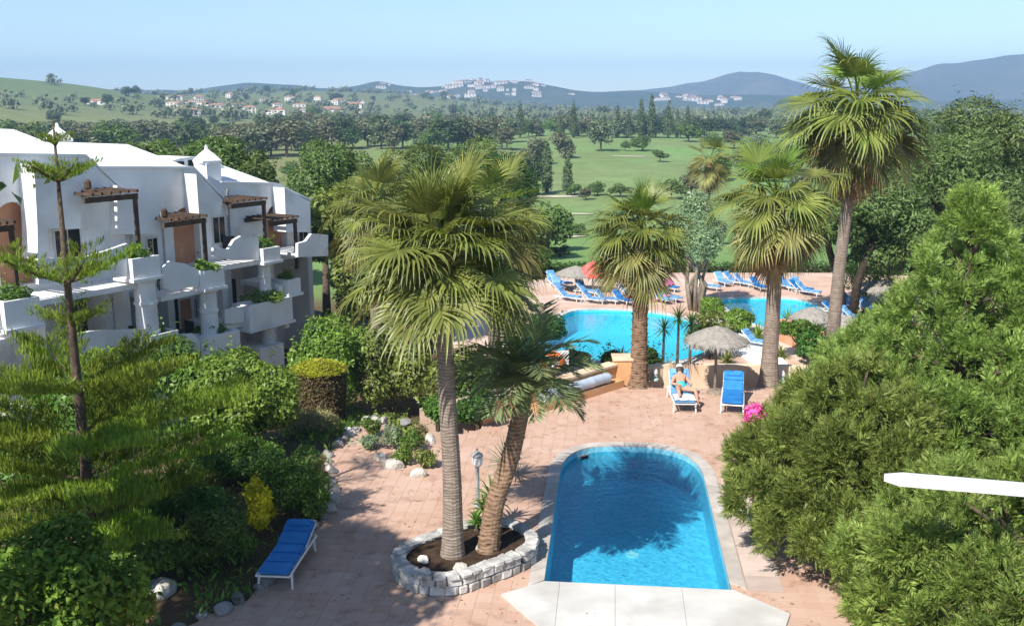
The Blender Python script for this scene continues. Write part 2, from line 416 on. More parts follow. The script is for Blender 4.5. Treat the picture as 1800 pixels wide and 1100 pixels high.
# ------------------------------------------------------------------ mesh helpers
class MB:
    def __init__(s):
        s.v = []; s.f = []
    def add(s, vs, fs):
        o = len(s.v)
        s.v += [tuple(map(float, p)) for p in vs]
        s.f += [tuple(i + o for i in f) for f in fs]
        return s
    def box(s, c, d, rz=0.0, B=None):
        cx, cy, cz = c; hx, hy, hz = d[0] / 2, d[1] / 2, d[2] / 2
        ca, sa = math.cos(rz), math.sin(rz)
        vs = []
        for z in (-hz, hz):
            for x, y in ((-hx, -hy), (hx, -hy), (hx, hy), (-hx, hy)):
                vs.append((cx + x * ca - y * sa, cy + x * sa + y * ca, cz + z))
        return s.add(vs, [(0, 3, 2, 1), (4, 5, 6, 7), (0, 1, 5, 4), (1, 2, 6, 5), (2, 3, 7, 6), (3, 0, 4, 7)])
    def tube(s, pts, rad, n=8, cap=True):
        pts = [Vector(p) for p in pts]
        if isinstance(rad, (int, float)):
            rad = [rad] * len(pts)
        vs = []; fs = []
        t0 = (pts[1] - pts[0]).normalized()
        up = Vector((0, 0, 1)) if abs(t0.z) < 0.9 else Vector((1, 0, 0))
        a = t0.cross(up).normalized()
        for i, p in enumerate(pts):
            t = (pts[min(i + 1, len(pts) - 1)] - pts[max(i - 1, 0)]).normalized()
            a = (a - t * a.dot(t)).normalized()
            b = t.cross(a)
            for k in range(n):
                an = 2 * math.pi * k / n
                vs.append(p + (a * math.cos(an) + b * math.sin(an)) * rad[i])
        for i in range(len(pts) - 1):
            for k in range(n):
                k2 = (k + 1) % n
                fs.append((i * n + k, i * n + k2, (i + 1) * n + k2, (i + 1) * n + k))
        if cap:
            fs.append(tuple(range(n))[::-1])
            fs.append(tuple((len(pts) - 1) * n + k for k in range(n)))
        return s.add(vs, fs)
    def lathe(s, prof, n=24, c=(0, 0, 0), capb=True, capt=True, wob=None):
        vs = []; fs = []
        for (r, z) in prof:
            for k in range(n):
                an = 2 * math.pi * k / n
                rr = r * (1 + (wob(an, z) if wob else 0))
                vs.append((c[0] + rr * math.cos(an), c[1] + rr * math.sin(an), c[2] + z))
        for i in range(len(prof) - 1):
            for k in range(n):
                k2 = (k + 1) % n
                fs.append((i * n + k, i * n + k2, (i + 1) * n + k2, (i + 1) * n + k))
        if capb: fs.append(tuple(range(n))[::-1])
        if capt: fs.append(tuple((len(prof) - 1) * n + k for k in range(n)))
        return s.add(vs, fs)
    def prism(s, poly, z0, z1):
        """vertical prism over a plan polygon"""
        n = len(poly)
        area = sum(poly[i][0] * poly[(i + 1) % n][1] - poly[(i + 1) % n][0] * poly[i][1] for i in range(n))
        if area < 0: poly = poly[::-1]
        vs = [(p[0], p[1], z0) for p in poly] + [(p[0], p[1], z1) for p in poly]
        fs = [(i, (i + 1) % n, n + (i + 1) % n, n + i) for i in range(n)]
        tr = tessellate_polygon([[Vector((p[0], p[1], 0)) for p in poly]])
        for t in tr:
            a, b, c = [Vector((poly[i][0], poly[i][1])) for i in t]
            t = tuple(t) if (b - a).cross(c - a) > 0 else tuple(t)[::-1]
            fs.append(tuple(n + i for i in t)); fs.append(t[::-1])
        return s.add(vs, fs)
    def build(s, name, mat, parent=None, loc=None, smooth=False):
        me = bpy.data.meshes.new(name)
        me.from_pydata(s.v, [], s.f)
        me.materials.append(M[mat] if isinstance(mat, str) else mat)
        if smooth:
            me.polygons.foreach_set('use_smooth', [True] * len(me.polygons))
        me.update()
        return link(name, me, parent, loc)

def link(name, me, parent=None, loc=None):
    o = bpy.data.objects.new(name, me)
    COL.objects.link(o)
    if parent is not None: o.parent = parent
    if loc is not None: o.location = loc
    return o

def np_mesh(name, V, Fq, mat, attr=None):
    """V (n,3), Fq (m,k) fast mesh"""
    me = bpy.data.meshes.new(name)
    V = np.ascontiguousarray(V, np.float32); Fq = np.ascontiguousarray(Fq, np.int32)
    k = Fq.shape[1]
    me.vertices.add(len(V)); me.vertices.foreach_set('co', V.ravel())
    me.loops.add(Fq.size); me.loops.foreach_set('vertex_index', Fq.ravel())
    me.polygons.add(len(Fq))
    me.polygons.foreach_set('loop_start', np.arange(0, Fq.size, k, dtype=np.int32))
    me.polygons.foreach_set('loop_total', np.full(len(Fq), k, np.int32))
    if attr is not None:
        a = me.attributes.new('along', 'FLOAT', 'POINT')
        a.data.foreach_set('value', np.ascontiguousarray(attr, np.float32))
    mats = mat if isinstance(mat, list) else [mat]
    for q in mats: me.materials.append(M[q])
    me.update(); me.validate()
    return me

def tag(o, label=None, cat=None, group=None, kind=None):
    if label: o['label'] = label
    if cat: o['category'] = cat
    if group: o['group'] = group
    if kind: o['kind'] = kind
    return o

def thing(name, label, cat, loc=(0, 0, 0), rz=0.0, group=None):
    o = bpy.data.objects.new(name, None)
    o.empty_display_size = 0.2
    COL.objects.link(o)
    o.location = loc; o.rotation_euler = (0, 0, rz)
    return tag(o, label, cat, group)

def copy_thing(root, loc, rz, label, group=None, scale=None):
    r = root.copy(); COL.objects.link(r)
    r.location = loc; r.rotation_euler = (0, 0, rz)
    r['label'] = label
    if group: r['group'] = group
    if scale: r.scale = (scale,) * 3 if isinstance(scale, (int, float)) else scale
    for ch in list(root.children):
        c = ch.copy(); COL.objects.link(c); c.parent = r
        for g in list(ch.children):
            d = g.copy(); COL.objects.link(d); d.parent = c
    return r

def catmull(P, k=6, closed=True):
    P = [np.array(p, float) for p in P]; n = len(P); out = []
    for i in range(n if closed else n - 1):
        a, b, c, d = (P[(i - 1) % n], P[i], P[(i + 1) % n], P[(i + 2) % n]) if closed else (P[max(i - 1, 0)], P[i], P[i + 1], P[min(i + 2, n - 1)])
        for j in range(k):
            t = j / k
            out.append(0.5 * ((2 * b) + (c - a) * t + (2 * a - 5 * b + 4 * c - d) * t * t + (3 * b - a - 3 * c + d) * t ** 3))
    if not closed: out.append(P[-1])
    return [tuple(float(q) for q in p) for p in out]

def ccw(poly):
    n = len(poly)
    a = sum(poly[i][0] * poly[(i + 1) % n][1] - poly[(i + 1) % n][0] * poly[i][1] for i in range(n))
    return poly if a > 0 else poly[::-1]

def inside(p, poly):
    x, y = p; r = False; n = len(poly); j = n - 1
    for i in range(n):
        xi, yi = poly[i]; xj, yj = poly[j]
        if (yi > y) != (yj > y) and x < (xj - xi) * (y - yi) / (yj - yi) + xi: r = not r
        j = i
    return r

def offset_poly(poly, d):
    poly = ccw(poly); n = len(poly); out = []
    for i in range(n):
        a = np.array(poly[i - 1]); b = np.array(poly[i]); c = np.array(poly[(i + 1) % n])
        e1 = (b - a) / (np.linalg.norm(b - a) + 1e-9); e2 = (c - b) / (np.linalg.norm(c - b) + 1e-9)
        nn = np.array([e1[1] + e2[1], -e1[0] - e2[0]]); L = np.linalg.norm(nn)
        nn = nn / (L + 1e-9); s = d / max(0.5, L / 2)
        out.append(tuple(b + nn * s))
    return out

def sheet_holes(name, outer, holes, z, mat, skirt=None):
    outer = ccw(outer); holes = [ccw(h)[::-1] for h in holes]
    loops = [[Vector((p[0], p[1], 0)) for p in outer]] + [[Vector((p[0], p[1], 0)) for p in h] for h in holes]
    flat = [p for l in loops for p in l]
    mb = MB(); vs = [(p.x, p.y, z) for p in flat]; fs = []
    for t in tessellate_polygon(loops):
        a, b, c = [flat[i] for i in t]
        t = tuple(t) if (b - a).cross(c - a).z > 0 else tuple(t)[::-1]
        fs.append(t)
    mb.add(vs, fs)
    if skirt is not None:
        n = len(outer)
        mb.add([(p[0], p[1], skirt) for p in outer] + [(p[0], p[1], z) for p in outer], [(i, (i + 1) % n, n + (i + 1) % n, n + i) for i in range(n)])
    return mb.build(name, mat)

def basin(name, poly, ztop, zbot, mat):
    poly = ccw(poly); n = len(poly); mb = MB()
    mb.add([(p[0], p[1], zbot) for p in poly] + [(p[0], p[1], ztop) for p in poly], [(i, n + i, n + (i + 1) % n, (i + 1) % n) for i in range(n)])
    fl = [Vector((p[0], p[1], 0)) for p in poly]; fs = []
    for t in tessellate_polygon([fl]):
        a, b, c = [fl[i] for i in t]
        fs.append(tuple(t) if (b - a).cross(c - a).z > 0 else tuple(t)[::-1])
    mb.add([(p[0], p[1], zbot) for p in poly], fs)
    return tag(mb.build(name, mat), kind='structure')

def flat_poly(name, poly, z, mat, parent=None):
    return sheet_holes(name, poly, [], z, mat)

# ------------------------------------------------------------------ foliage generators (numpy)
def unit(a):
    return a / (np.linalg.norm(a, axis=-1, keepdims=True) + 1e-9)

def leaf_quads(P, A, N, L, W, fold=0.25):
    """P base points, A leaf axes, N normals, L lengths, W widths -> verts, quads"""
    A = unit(A); S = unit(np.cross(A, N)); N2 = np.cross(S, A)
    L = L[:, None]; W = W[:, None]
    b = P; t = P + A * L
    l = P + A * L * 0.45 + S * W * 0.5 + N2 * W * fold
    r = P + A * L * 0.45 - S * W * 0.5 + N2 * W * fold
    V = np.stack([b, r, t, l], 1).reshape(-1, 3)
    Fq = np.arange(len(P) * 4).reshape(-1, 4)
    return V, Fq

def rand_dirs(r, n):
    return unit(r.normal(size=(n, 3)))

def auto_lobes(r, Rad, m, rl=(0.24, 0.5), flat=1.0, lo=-0.5, cr=0.55):
    d = rand_dirs(r, m * 3); d = d[d[:, 2] > lo][:m]
    c = d * np.array(Rad) * r.uniform(0.48, 0.82, (len(d), 1))
    rr = r.uniform(rl[0], rl[1], (len(d), 1)) * np.array(Rad) * np.array([1, 1, flat])
    core = np.array([[0, 0, 0, Rad[0] * cr, Rad[1] * cr, Rad[2] * cr]])
    return np.vstack([np.hstack([c, rr]), core])

def crown_mesh(name, r, lobes, n, size, mat, aspect=0.5, jit=0.7, depth=0.35, zmin=None, droop=0.2):
    lobes = np.asarray(lobes, float)
    w = lobes[:, 3] * lobes[:, 4] + lobes[:, 4] * lobes[:, 5]
    k = r.choice(len(lobes), int(n * 1.9), p=w / w.sum())
    d = rand_dirs(r, len(k))
    f = 1 - depth * r.random(len(k)) ** 1.6
    P = lobes[k, :3] + lobes[k, 3:] * d * f[:, None]
    keep = np.ones(len(k), bool)
    for i in range(len(lobes)):
        q = (P - lobes[i, :3]) / lobes[i, 3:]
        keep &= ~((np.einsum('ij,ij->i', q, q) < 0.5) & (k != i))
    if zmin is not None: keep &= P[:, 2] > zmin
    P = P[keep][:n]; d = d[keep][:n]
    ns_ = max(6, n // 170)
    i_ = r.integers(0, len(P), ns_); sdir = unit(d[i_] + np.array([0, 0, .55]) + r.normal(size=(ns_, 3)) * .35); sl = size * r.uniform(1.5, 5.0, ns_)
    tt_ = np.linspace(.1, 1, 9)
    SP = (P[i_][:, None] + sdir[:, None] * (sl[:, None] * tt_[None])[..., None]).reshape(-1, 3) + r.normal(size=(ns_ * 9, 3)) * size * .25
    P = np.vstack([P, SP]); d = np.vstack([d, np.repeat(sdir, 9, 0)])
    m = len(P)
    N = unit(d + jit * r.normal(size=(m, 3)) * 0.6 + np.array([0, 0, 0.35]))
    A = unit(np.cross(N, r.normal(size=(m, 3)))) + d * 0.4 + np.array([0, 0, -droop])
    L = size * r.uniform(0.45, 1.45, m)
    V, Fq = leaf_quads(P, A, N, L, L * aspect)
    return np_mesh(name, V, Fq, mat)

def scatter_proto(P, A, N, proto, S):
    """instances of a proto quad cloud (q*4,3): local x along A, z along N"""
    A = unit(A); Y = unit(np.cross(N, A)); Z = np.cross(A, Y)
    B = np.stack([A, Y, Z], 1)                       # rows = axes
    V = np.einsum('ij,njk->nik', proto, B) * S[:, None, None] + P[:, None, :]
    V = V.reshape(-1, 3)
    return V, np.arange(len(V)).reshape(-1, 4)

def spray_proto(r, k=26, length=1.0):
    """feathery flat spray: little scale-leaf twigs along a curved axis"""
    q = []
    for i in range(k):
        t = (i + 0.5) / k
        s = -1 if i % 2 else 1
        base = np.array([t * 0.8, 0, -0.12 * t * t])
        ang = R(52 - 30 * t) * s
        ln = (0.36 * (1 - t) + 0.12) * r.uniform(0.8, 1.2)
        a = np.array([math.cos(ang), math.sin(ang), r.uniform(-0.35, 0.25)])
        a /= np.linalg.norm(a)
        nrm = np.array([r.normal() * 0.5, r.normal() * 0.5, 1.0])
        V, _ = leaf_quads(base[None], a[None], nrm[None], np.array([ln]), np.array([ln * 0.22]))
        q.append(V)
    return np.vstack(q) * length

def make_tree(name, label, cat, loc, trunk_pts, trunk_r, crown_me, group=None, bark='bark', limbs=None, crown_loc=(0, 0, 0), rz=0.0):
    t = thing(name, label, cat, loc, rz, group)
    mb = MB().tube(trunk_pts, trunk_r, 9)
    for l in (limbs or []):
        mb.tube(l[0], l[1], 6)
    mb.build('trunk', bark, t, smooth=True)
    link('crown', crown_me, t, crown_loc)
    return t

def limbs_to(lobes, base, r0, n=7):
    out = []
    idx = np.argsort(-lobes[:-1, 3])[:n] if len(lobes) > 1 else []
    for i in idx:
        c = lobes[i, :3]; b = np.array(base, float)
        mid = b * 0.45 + c * 0.55; mid[2] -= 0.08 * np.linalg.norm(c - b)
        out.append(([tuple(b), tuple(mid), tuple(c)], [r0, r0 * 0.6, r0 * 0.25]))
    return out

# ================================================================== TERRAIN
_py = np.array([-60, 60, 75, 100, 150, 250, 400, 700, 1200, 4700.])
_pz = np.array([-3.2, -3.2, -3.5, -5, -7, -6.2, -5, -4.5, -6, -10.])

def sstep(a, b, x):
    t = np.clip((x - a) / (b - a), 0, 1)
    return t * t * (3 - 2 * t)

def H(x, y):
    x = np.asarray(x, float); y = np.asarray(y, float)
    z = np.interp(y, _py, _pz)
    # planted slope on the left of the terrace, falling towards the apartments
    g = -0.02 - 3.3 * sstep(25, 39, y) - 1.2 * sstep(-8, -16, x) * sstep(20, 34, y)
    g = np.maximum(g, -3.4)
    w = sstep(-2.9, -4.6, x) * (1 - sstep(42, 50, y))
    z = z * (1 - w) + g * w
    far = sstep(90, 260, y)
    z = z + far * (0.9 * np.sin(x * 0.021 + 1.1) * np.cos(y * 0.017) + 0.5 * np.sin(x * 0.05 + y * 0.03))
    z = z + 39 * np.exp(-((x + 540) / 255) ** 2 - ((y - 860) / 260) ** 2)
    z = z + 10 * np.exp(-((x + 300) / 90) ** 2 - ((y - 520) / 130) ** 2)
    z = z + 25 * np.exp(-((x + 330) / 210) ** 2 - ((y - 1350) / 240) ** 2)
    z = z + 13 * np.exp(-((x + 120) / 160) ** 2 - ((y - 1250) / 260) ** 2)
    return z

def H1(x, y): return float(H(x, y))

def GH(px, py):
    d = ray(px, py); lo = None
    t = 5 / d[1] 
    for i in range(4000):
        p = _C + d * t
        if p[2] < H1(p[0], p[1]): break
        t += max(0.2, 0.004 * p[1]) / d[1]
        if p[1] > 4000: break
    return p

def build_ground():
    rows = list(np.arange(-40, 61, 1.6))
    while rows[-1] < 4700: rows.append(rows[-1] * 1.02 + 0.3)
    ys = np.array(rows); ss = np.linspace(-1.25, 1.25, 181)
    Y, S = np.meshgrid(ys, ss, indexing='ij')
    X = S * (np.abs(Y) * 0.95 + 46)
    Z = H(X, Y)
    n, m = X.shape
    V = np.stack([X, Y, Z], -1).reshape(-1, 3)
    i = np.arange((n - 1) * (m - 1)); a = i // (m - 1) * m + i % (m - 1)
    Fq = np.stack([a, a + 1, a + m + 1, a + m], 1)
    me = np_mesh('ground', V, Fq, 'ground')
    me.polygons.foreach_set('use_smooth', [True] * len(me.polygons))
    # what grows there
    C = np.zeros((len(V), 4), np.float32); C[:, 3] = 1
    x, y = V[:, 0], V[:, 1]
    soil = np.array([0.12, 0.085, 0.05]); lawn = np.array([0.165, 0.27, 0.085]); rough = np.array([0.20, 0.215, 0.095])
    field = np.array([0.19, 0.21, 0.08]); scrub = np.array([0.12, 0.14, 0.075])
    w = sstep(58, 66, y)[:, None]
    c = soil * (1 - w) + lawn * w
    left = (sstep(-0.10, -0.22, x / np.maximum(y, 1)) * sstep(70, 130, y))[:, None]
    c = c * (1 - left) + field * left
    wr = (0.5 + 0.5 * np.sin(x * 0.045 + np.sin(y * 0.04) * 2) * np.cos(y * 0.031))[:, None] * sstep(95, 150, y)[:, None] * 0.7
    c = c * (1 - wr) + rough * wr
    f2 = sstep(480, 700, y)[:, None]
    c = c * (1 - f2) + (field * 0.5 + scrub * 0.5) * f2
    hill = np.exp(-((x + 540) / 280) ** 2 - ((y - 800) / 260) ** 2)[:, None]
    c = c * (1 - hill) + np.array([0.12, 0.17, 0.06]) * hill
    ochre = (np.exp(-((x + 95) / 26) ** 2 - ((y - 235) / 22) ** 2))[:, None]
    c = c * (1 - ochre) + np.array([0.28, 0.20, 0.07]) * ochre
    C[:, :3] = c
    at = me.attributes.new('cover', 'FLOAT_COLOR', 'POINT')
    at.data.foreach_set('color', C.ravel())
    tag(link('ground', me), kind='structure')
build_ground()

# ================================================================== POOL TERRACE
E1 = np.array([0.995, -0.0998]); E2 = np.array([0.0998, 0.995])
PO = np.array([0.62, 17.62])                      # front-left inner corner of the small pool
def PL2(a, b): return tuple(PO + E1 * a + E2 * b)
PW, PLN = 3.52, 5.55
pool_poly = [PL2(0, 0), PL2(PW, 0), PL2(PW, PLN)]
for k in range(1, 24):
    t = math.pi * k / 24
    pool_poly.append(PL2(PW / 2 + PW / 2 * math.copysign(abs(math.cos(t)) ** 0.66, math.cos(t)), PLN + 2.25 * math.sin(t) ** 0.78))
pool_poly.append(PL2(0, PLN))

edge_px = [(300, 1112), (452, 1047), (547, 932), (592, 889), (578, 800), (607, 768), (652, 735), (705, 765), (770, 780), (848, 752)]
edge = [G2(*q) for q in edge_px]
wallA, wallB = G2(848, 750), G2(1088, 676)
wallC, wallD = G2(1104, 684), G2(1405, 680)
terrace_poly = [(-6.6, 11.0)] + edge + [wallA, wallB, wallC, wallD, (12.5, 31.6), (15.5, 30.8), (15.5, 11.0)]
tag(sheet_holes('terrace', terrace_poly, [offset_poly(pool_poly, 0.01)], -0.006, 'grout', skirt=-3.4), kind='structure')
terrace = bpy.data.objects['terrace']

# planter (capsule plan) used for masking tiles
pcA, pcB, pcR = np.array([-1.33, 17.98]), np.array([-0.46, 18.72]), 1.0
def capsule(a, b, r, n=12):
    d = (b - a) / np.linalg.norm(b - a); nrm = np.array([-d[1], d[0]])
    out = []
    for k in range(n + 1):
        t = -math.pi / 2 + math.pi * k / n
        out.append(tuple(b + d * math.cos(t) * r + nrm * math.sin(t) * r))
    for k in range(n + 1):
        t = math.pi / 2 + math.pi * k / n
        out.append(tuple(a + d * math.cos(t) * r + nrm * math.sin(t) * r))
    return out
planter_out = capsule(pcA, pcB, pcR)
planter_in = capsule(pcA, pcB, pcR - 0.26)

# apron at the near end of the pool
apron_poly = [(-0.20, 17.05), PL2(0.0, -0.06), PL2(PW + 0.05, -0.06), (4.98, 16.32), (4.35, 14.9), (1.0, 15.0)]

# ---- tiles
TS = 0.30
tm = MB()
g = 0.003; h = TS / 2 - g
tm.add([(-h, -h, -0.012), (h, -h, -0.012), (h, h, -0.012), (-h, h, -0.012), (-h + .003, -h + .003, 0), (h - .003, -h + .003, 0), (h - .003, h - .003, 0), (-h + .003, h - .003, 0)],
       [(4, 5, 6, 7), (0, 1, 5, 4), (1, 2, 6, 5), (2, 3, 7, 6), (3, 0, 4, 7)])
tile_me = bpy.data.meshes.new('tile')
tile_me.from_pydata(tm.v, [], tm.f); tile_me.materials.append(M['tile'])
rot_t = math.atan2(E1[1], E1[0])
pool_grow = offset_poly(pool_poly, 0.10)
cands = []
for i in range(-60, 55):
    for j in range(-24, 56):
        c = (PO + E1 * (i + 0.5) * TS + E2 * (j + 0.5) * TS)
        c = (float(c[0]), float(c[1]))
        if not inside(c, terrace_poly) or inside(c, pool_grow) or inside(c, planter_in) or inside(c, apron_poly): continue
        # keep off the rear skirting of the walls
        if c[1] > 33.5: continue
        px, py, z = proj((c[0], c[1], 0))
        cands.append((z, px, py, c, i, j))
vis = sorted([q for q in cands if 470 < q[1] < 1400 and q[2] < 1095 and not (690 < q[1] < 960 and 940 < q[2] < 1060)], key=lambda q: q[0])
single = set((q[4], q[5]) for q in vis[:300])
rest = MB()
tv = np.array(tm.v)
Rm = np.array([[E1[0], E2[0], 0], [E1[1], E2[1], 0], [0, 0, 1]])
for z, px, py, c, i, j in cands:
    dz = random.uniform(-0.0018, 0.0018)
    if (i, j) in single:
        o = link('tile', tile_me, terrace, (c[0], c[1], dz)); o.rotation_euler = (0, 0, rot_t + random.uniform(-0.006, 0.006))
    else:
        rest.add(tv @ Rm.T + np.array([c[0], c[1], dz]), tm.f)
tag(rest.build('paving_tiles', 'tile', terrace), kind='stuff')

r_ = np.random.default_rng(90); lv = []
while len(lv) < 420:
    q = (r_.uniform(-5, 7), r_.uniform(15.5, 31))
    if inside(q, terrace_poly) and not inside(q, pool_grow) and not inside(q, planter_out): lv.append((q[0], q[1], .006))
P = np.array(lv); A = r_.normal(size=P.shape); A[:, 2] = .12
V, Fq = leaf_quads(P, A, np.tile([0, 0, 1.0], (len(P), 1)), r_.uniform(.04, .10, len(P)), r_.uniform(.02, .05, len(P)), .3)
tag(link('fallen_leaves', np_mesh('fallen_leaves', V, Fq, 'fan_dead'), terrace), kind='stuff')
# ---- small pool
WL = -0.14
basin_o = basin('pool_basin', pool_poly, -0.005, -0.90, 'mosaic')
w = flat_poly('pool_water', pool_poly, WL, 'water'); tag(w, kind='structure')
sk = PL2(0.55, PLN + 1.62)
for bx0, mm_ in (((.30, .06, .12), 'grey_metal'), ((.22, .07, .07), 'dark_glass')):
    MB().box((sk[0], sk[1], -.10), bx0, R(35)).build('skimmer', mm_, basin_o)
dr_ = PL2(PW / 2, 3.2)
MB().lathe([(.16, 0), (.15, .02)], 16, (dr_[0], dr_[1], -.898)).build('floor_drain', 'white_plastic', basin_o)
# coping stones
cp_in = ccw(pool_poly); cp_out = offset_poly(pool_poly, 0.30)
def along(poly, step):
    P = [np.array(p) for p in poly] + [np.array(poly[0])]
    d = [0]
    for a, b in zip(P, P[1:]): d.append(d[-1] + np.linalg.norm(b - a))
    n = int(round(d[-1] / step)); out = []
    for k in range(n + 1):
        s = d[-1] * k / n; i = min(np.searchsorted(d, s, 'right') - 1, len(P) - 2)
        out.append((i, (s - d[i]) / max(d[i + 1] - d[i], 1e-9)))
    return out
inner_ring = [np.array(p) for p in cp_in]; outer_ring = [np.array(p) for p in cp_out]
pos = along(cp_in, 0.55)
def ringpt(ring, it):
    i, t = it; n = len(ring)
    return ring[i % n] * (1 - t) + ring[(i + 1) % n] * t
for a, b in zip(pos, pos[1:]):
    ks = [a] + [(i, 0.0) for i in range(a[0] + 1, b[0] + (1 if b[1] > 1e-6 else 0))] + [b]
    inn = [ringpt(inner_ring, q) for q in ks]; ot = [ringpt(outer_ring, q) for q in ks]
    cen = sum(inn + ot) / (2 * len(ks))
    if cen[1] < 17.75 and 0.4 < cen[0] < 4.4 and (cen - PO) @ E2 < 0: continue    # the apron closes this side
    po = inn + ot[::-1]
    po = [tuple(cen + (p - cen) * 0.985) for p in po]
    MB().prism(po, -0.010, 0.030 + random.uniform(-.003, .003)).build('coping_stone', 'coping', basin_o)
# apron panels
def clip(poly, p, n):
    out = []; p = np.array(p); n = np.array(n)
    for i in range(len(poly)):
        a, b = np.array(poly[i]), np.array(poly[(i + 1) % len(poly)])
        da, db = (a - p) @ n, (b - p) @ n
        if da >= 0: out.append(tuple(a))
        if (da >= 0) != (db >= 0): out.append(tuple(a + (b - a) * da / (da - db)))
    return out
apron = tag(flat_poly('pool_apron', offset_poly(apron_poly, -0.01), 0.002, 'grout'), kind='structure')
cuts = [-2.0, 0.30, 1.35, 2.6, 8.0]
for a, b in zip(cuts, cuts[1:]):
    q = clip(clip(apron_poly, PO + E1 * (a + .003), E1), PO + E1 * (b - .003), -E1)
    if len(q) > 2:
        MB().prism(q, -0.008, 0.034).build('concrete_panel', 'apron', apron)
# paler border slabs beside the pool
bord = tag(flat_poly('pool_border', [PL2(PW + 0.32, 0), PL2(PW + 1.0, 0), PL2(PW + 1.0, 5.4), PL2(PW + 0.32, 5.4)], 0.0025, 'grout'), kind='structure')
for k in range(9):
    q = [PL2(PW + 0.33, k * 0.6 + .006), PL2(PW + 0.99, k * 0.6 + .006), PL2(PW + 0.99, k * 0.6 + .594), PL2(PW + 0.33, k * 0.6 + .594)]
    MB().prism(q, -0.004, 0.012 + random.uniform(-.002, .002)).build('border_slab', 'border_slab', bord)

# ---- low walls at the back of the terrace
def wall_run(name, label, pts, w, z0, z1, mat, cap=None):
    P = [np.array(p, float) for p in pts]; t = thing(name, label, 'wall', (float(P[0][0]), float(P[0][1]), 0)); o = np.array([P[0][0], P[0][1]])
    def side(P, w):
        L, Rr = [], []
        for i in range(len(P)):
            d = P[min(i + 1, len(P) - 1)] - P[max(i - 1, 0)]; d /= np.linalg.norm(d); nn = np.array([-d[1], d[0]])
            L.append(tuple(P[i] - o + nn * w / 2)); Rr.append(tuple(P[i] - o - nn * w / 2))
        return L + Rr[::-1]
    MB().prism(side(P, w), z0, z1).build('wall_body', mat, t)
    if cap: MB().prism(side(P, w + 0.08), z1 + 0.002, z1 + 0.07).build('wall_cap', cap, t)
    return t
dAB = (np.array(wallB) - np.array(wallA)); dAB /= np.linalg.norm(dAB); nAB = np.array([-dAB[1], dAB[0]])
wA = np.array(wallA) + nAB * 0.25; wB = np.array(wallB) + nAB * 0.25
wall_run('garden_wall', 'low ochre rendered wall running diagonally behind the silver pool cover roll', [wA + dAB * 0.1, wB], 0.35, -3.3, 0.62, 'orange_wall', 'salmon_wall')
st = wall_run('wall_plinth', 'narrow ochre step along the foot of the diagonal garden wall', [wA + dAB * 2.0 - nAB * 0.38, wB - nAB * 0.38 - dAB * .1], 0.34, -0.3, 0.24, 'orange_wall')
pb = np.array(wallB) + np.array([0.14, 0.02])
pt = thing('gate_pillar', 'square ochre wall pillar left of the thick rough palm trunk', 'pillar', (float(pb[0]), float(pb[1]) + .3, 0))
MB().box((0, 0, -1.2), (0.62, 0.62, 4.0)).build('pillar_shaft', 'orange_wall', pt)
MB().box((0, 0, 0.842), (0.70, 0.70, 0.08)).build('pillar_cap', 'salmon_wall', pt)
wall_run('terrace_wall', 'low cream wall along the back of the terrace behind the blue loungers', [(wallC[0] - .1, wallC[1] + 0.75), (5.0, 32.15), (6.8, 32.1), (8.6, 32.0), (10.2, 31.9)], 0.32, -3.3, 0.42, 'salmon_wall')
wall_run('terrace_wall', 'curving cream wall at the terrace back, right of the pale tall palm', [(10.2, 31.9), (10.9, 32.0), (11.6, 32.3), (12.3, 32.9), (13.2, 33.1), (15.6, 32.4)], 0.34, -3.3, 0.72, 'salmon_wall')

# ================================================================== LOWER POOL DECK
DZ = -1.5
main_px = [(905, 602), (948, 582), (1000, 550), (1045, 545), (1110, 547), (1165, 553), (1215, 567), (1262, 590), (1250, 612), (1205, 632), (1150, 640), (1090, 636), (1020, 634), (960, 632), (905, 622)]
main_poly = catmull([G2(*q, DZ) for q in main_px], 5)
small_px = [(1268, 529), (1330, 525), (1395, 527), (1432, 537), (1452, 556), (1440, 580), (1390, 586), (1330, 572), (1296, 556)]
second_poly = catmull([G2(*q, DZ) for q in small_px], 4)
def wall_line_pts(): return [(float(p[0]), float(p[1])) for p in (wA + nAB * .3, wB + nAB * .3)]
deck_poly = [(-2.5, 34.5), (1.8, 33.5), (3.6, 32.7), (5, 32.5), (10.2, 32.25), (12.3, 33.3), (15.6, 32.9), (34, 33), (34, 58), (20, 61.5), (2.0, 61.5), (-3.5, 52)]
tag(sheet_holes('pool_deck', deck_poly, [offset_poly(main_poly, 0.004), offset_poly(second_poly, 0.004)], DZ, 'deck', skirt=-3.5), kind='structure')
for nm, po in (('main_pool', main_poly), ('second_pool', second_poly)):
    bo = basin(nm + '_basin', po, DZ - 0.004, DZ - 1.1, 'mosaic_main')
    tag(flat_poly(nm + '_water', po, DZ - 0.10, 'water_main'), kind='structure')
    ri = ccw(po); ro = offset_poly(po, 0.42)
    ri = [np.array(p) for p in ri]; ro = [np.array(p) for p in ro]
    ps = along([tuple(p) for p in ri], 0.8)
    for a, b in zip(ps, ps[1:]):
        ks = [a] + [(i, 0.0) for i in range(a[0] + 1, b[0] + (1 if b[1] > 1e-6 else 0))] + [b]
        inn = [ringpt(ri, q) for q in ks]; ot = [ringpt(ro, q) for q in ks]
        cen = sum(inn + ot) / (2 * len(ks))
        MB().prism([tuple(cen + (p - cen) * 0.985) for p in inn + ot[::-1]], DZ - 0.002, DZ + 0.045).build('coping_stone', 'apron', bo)
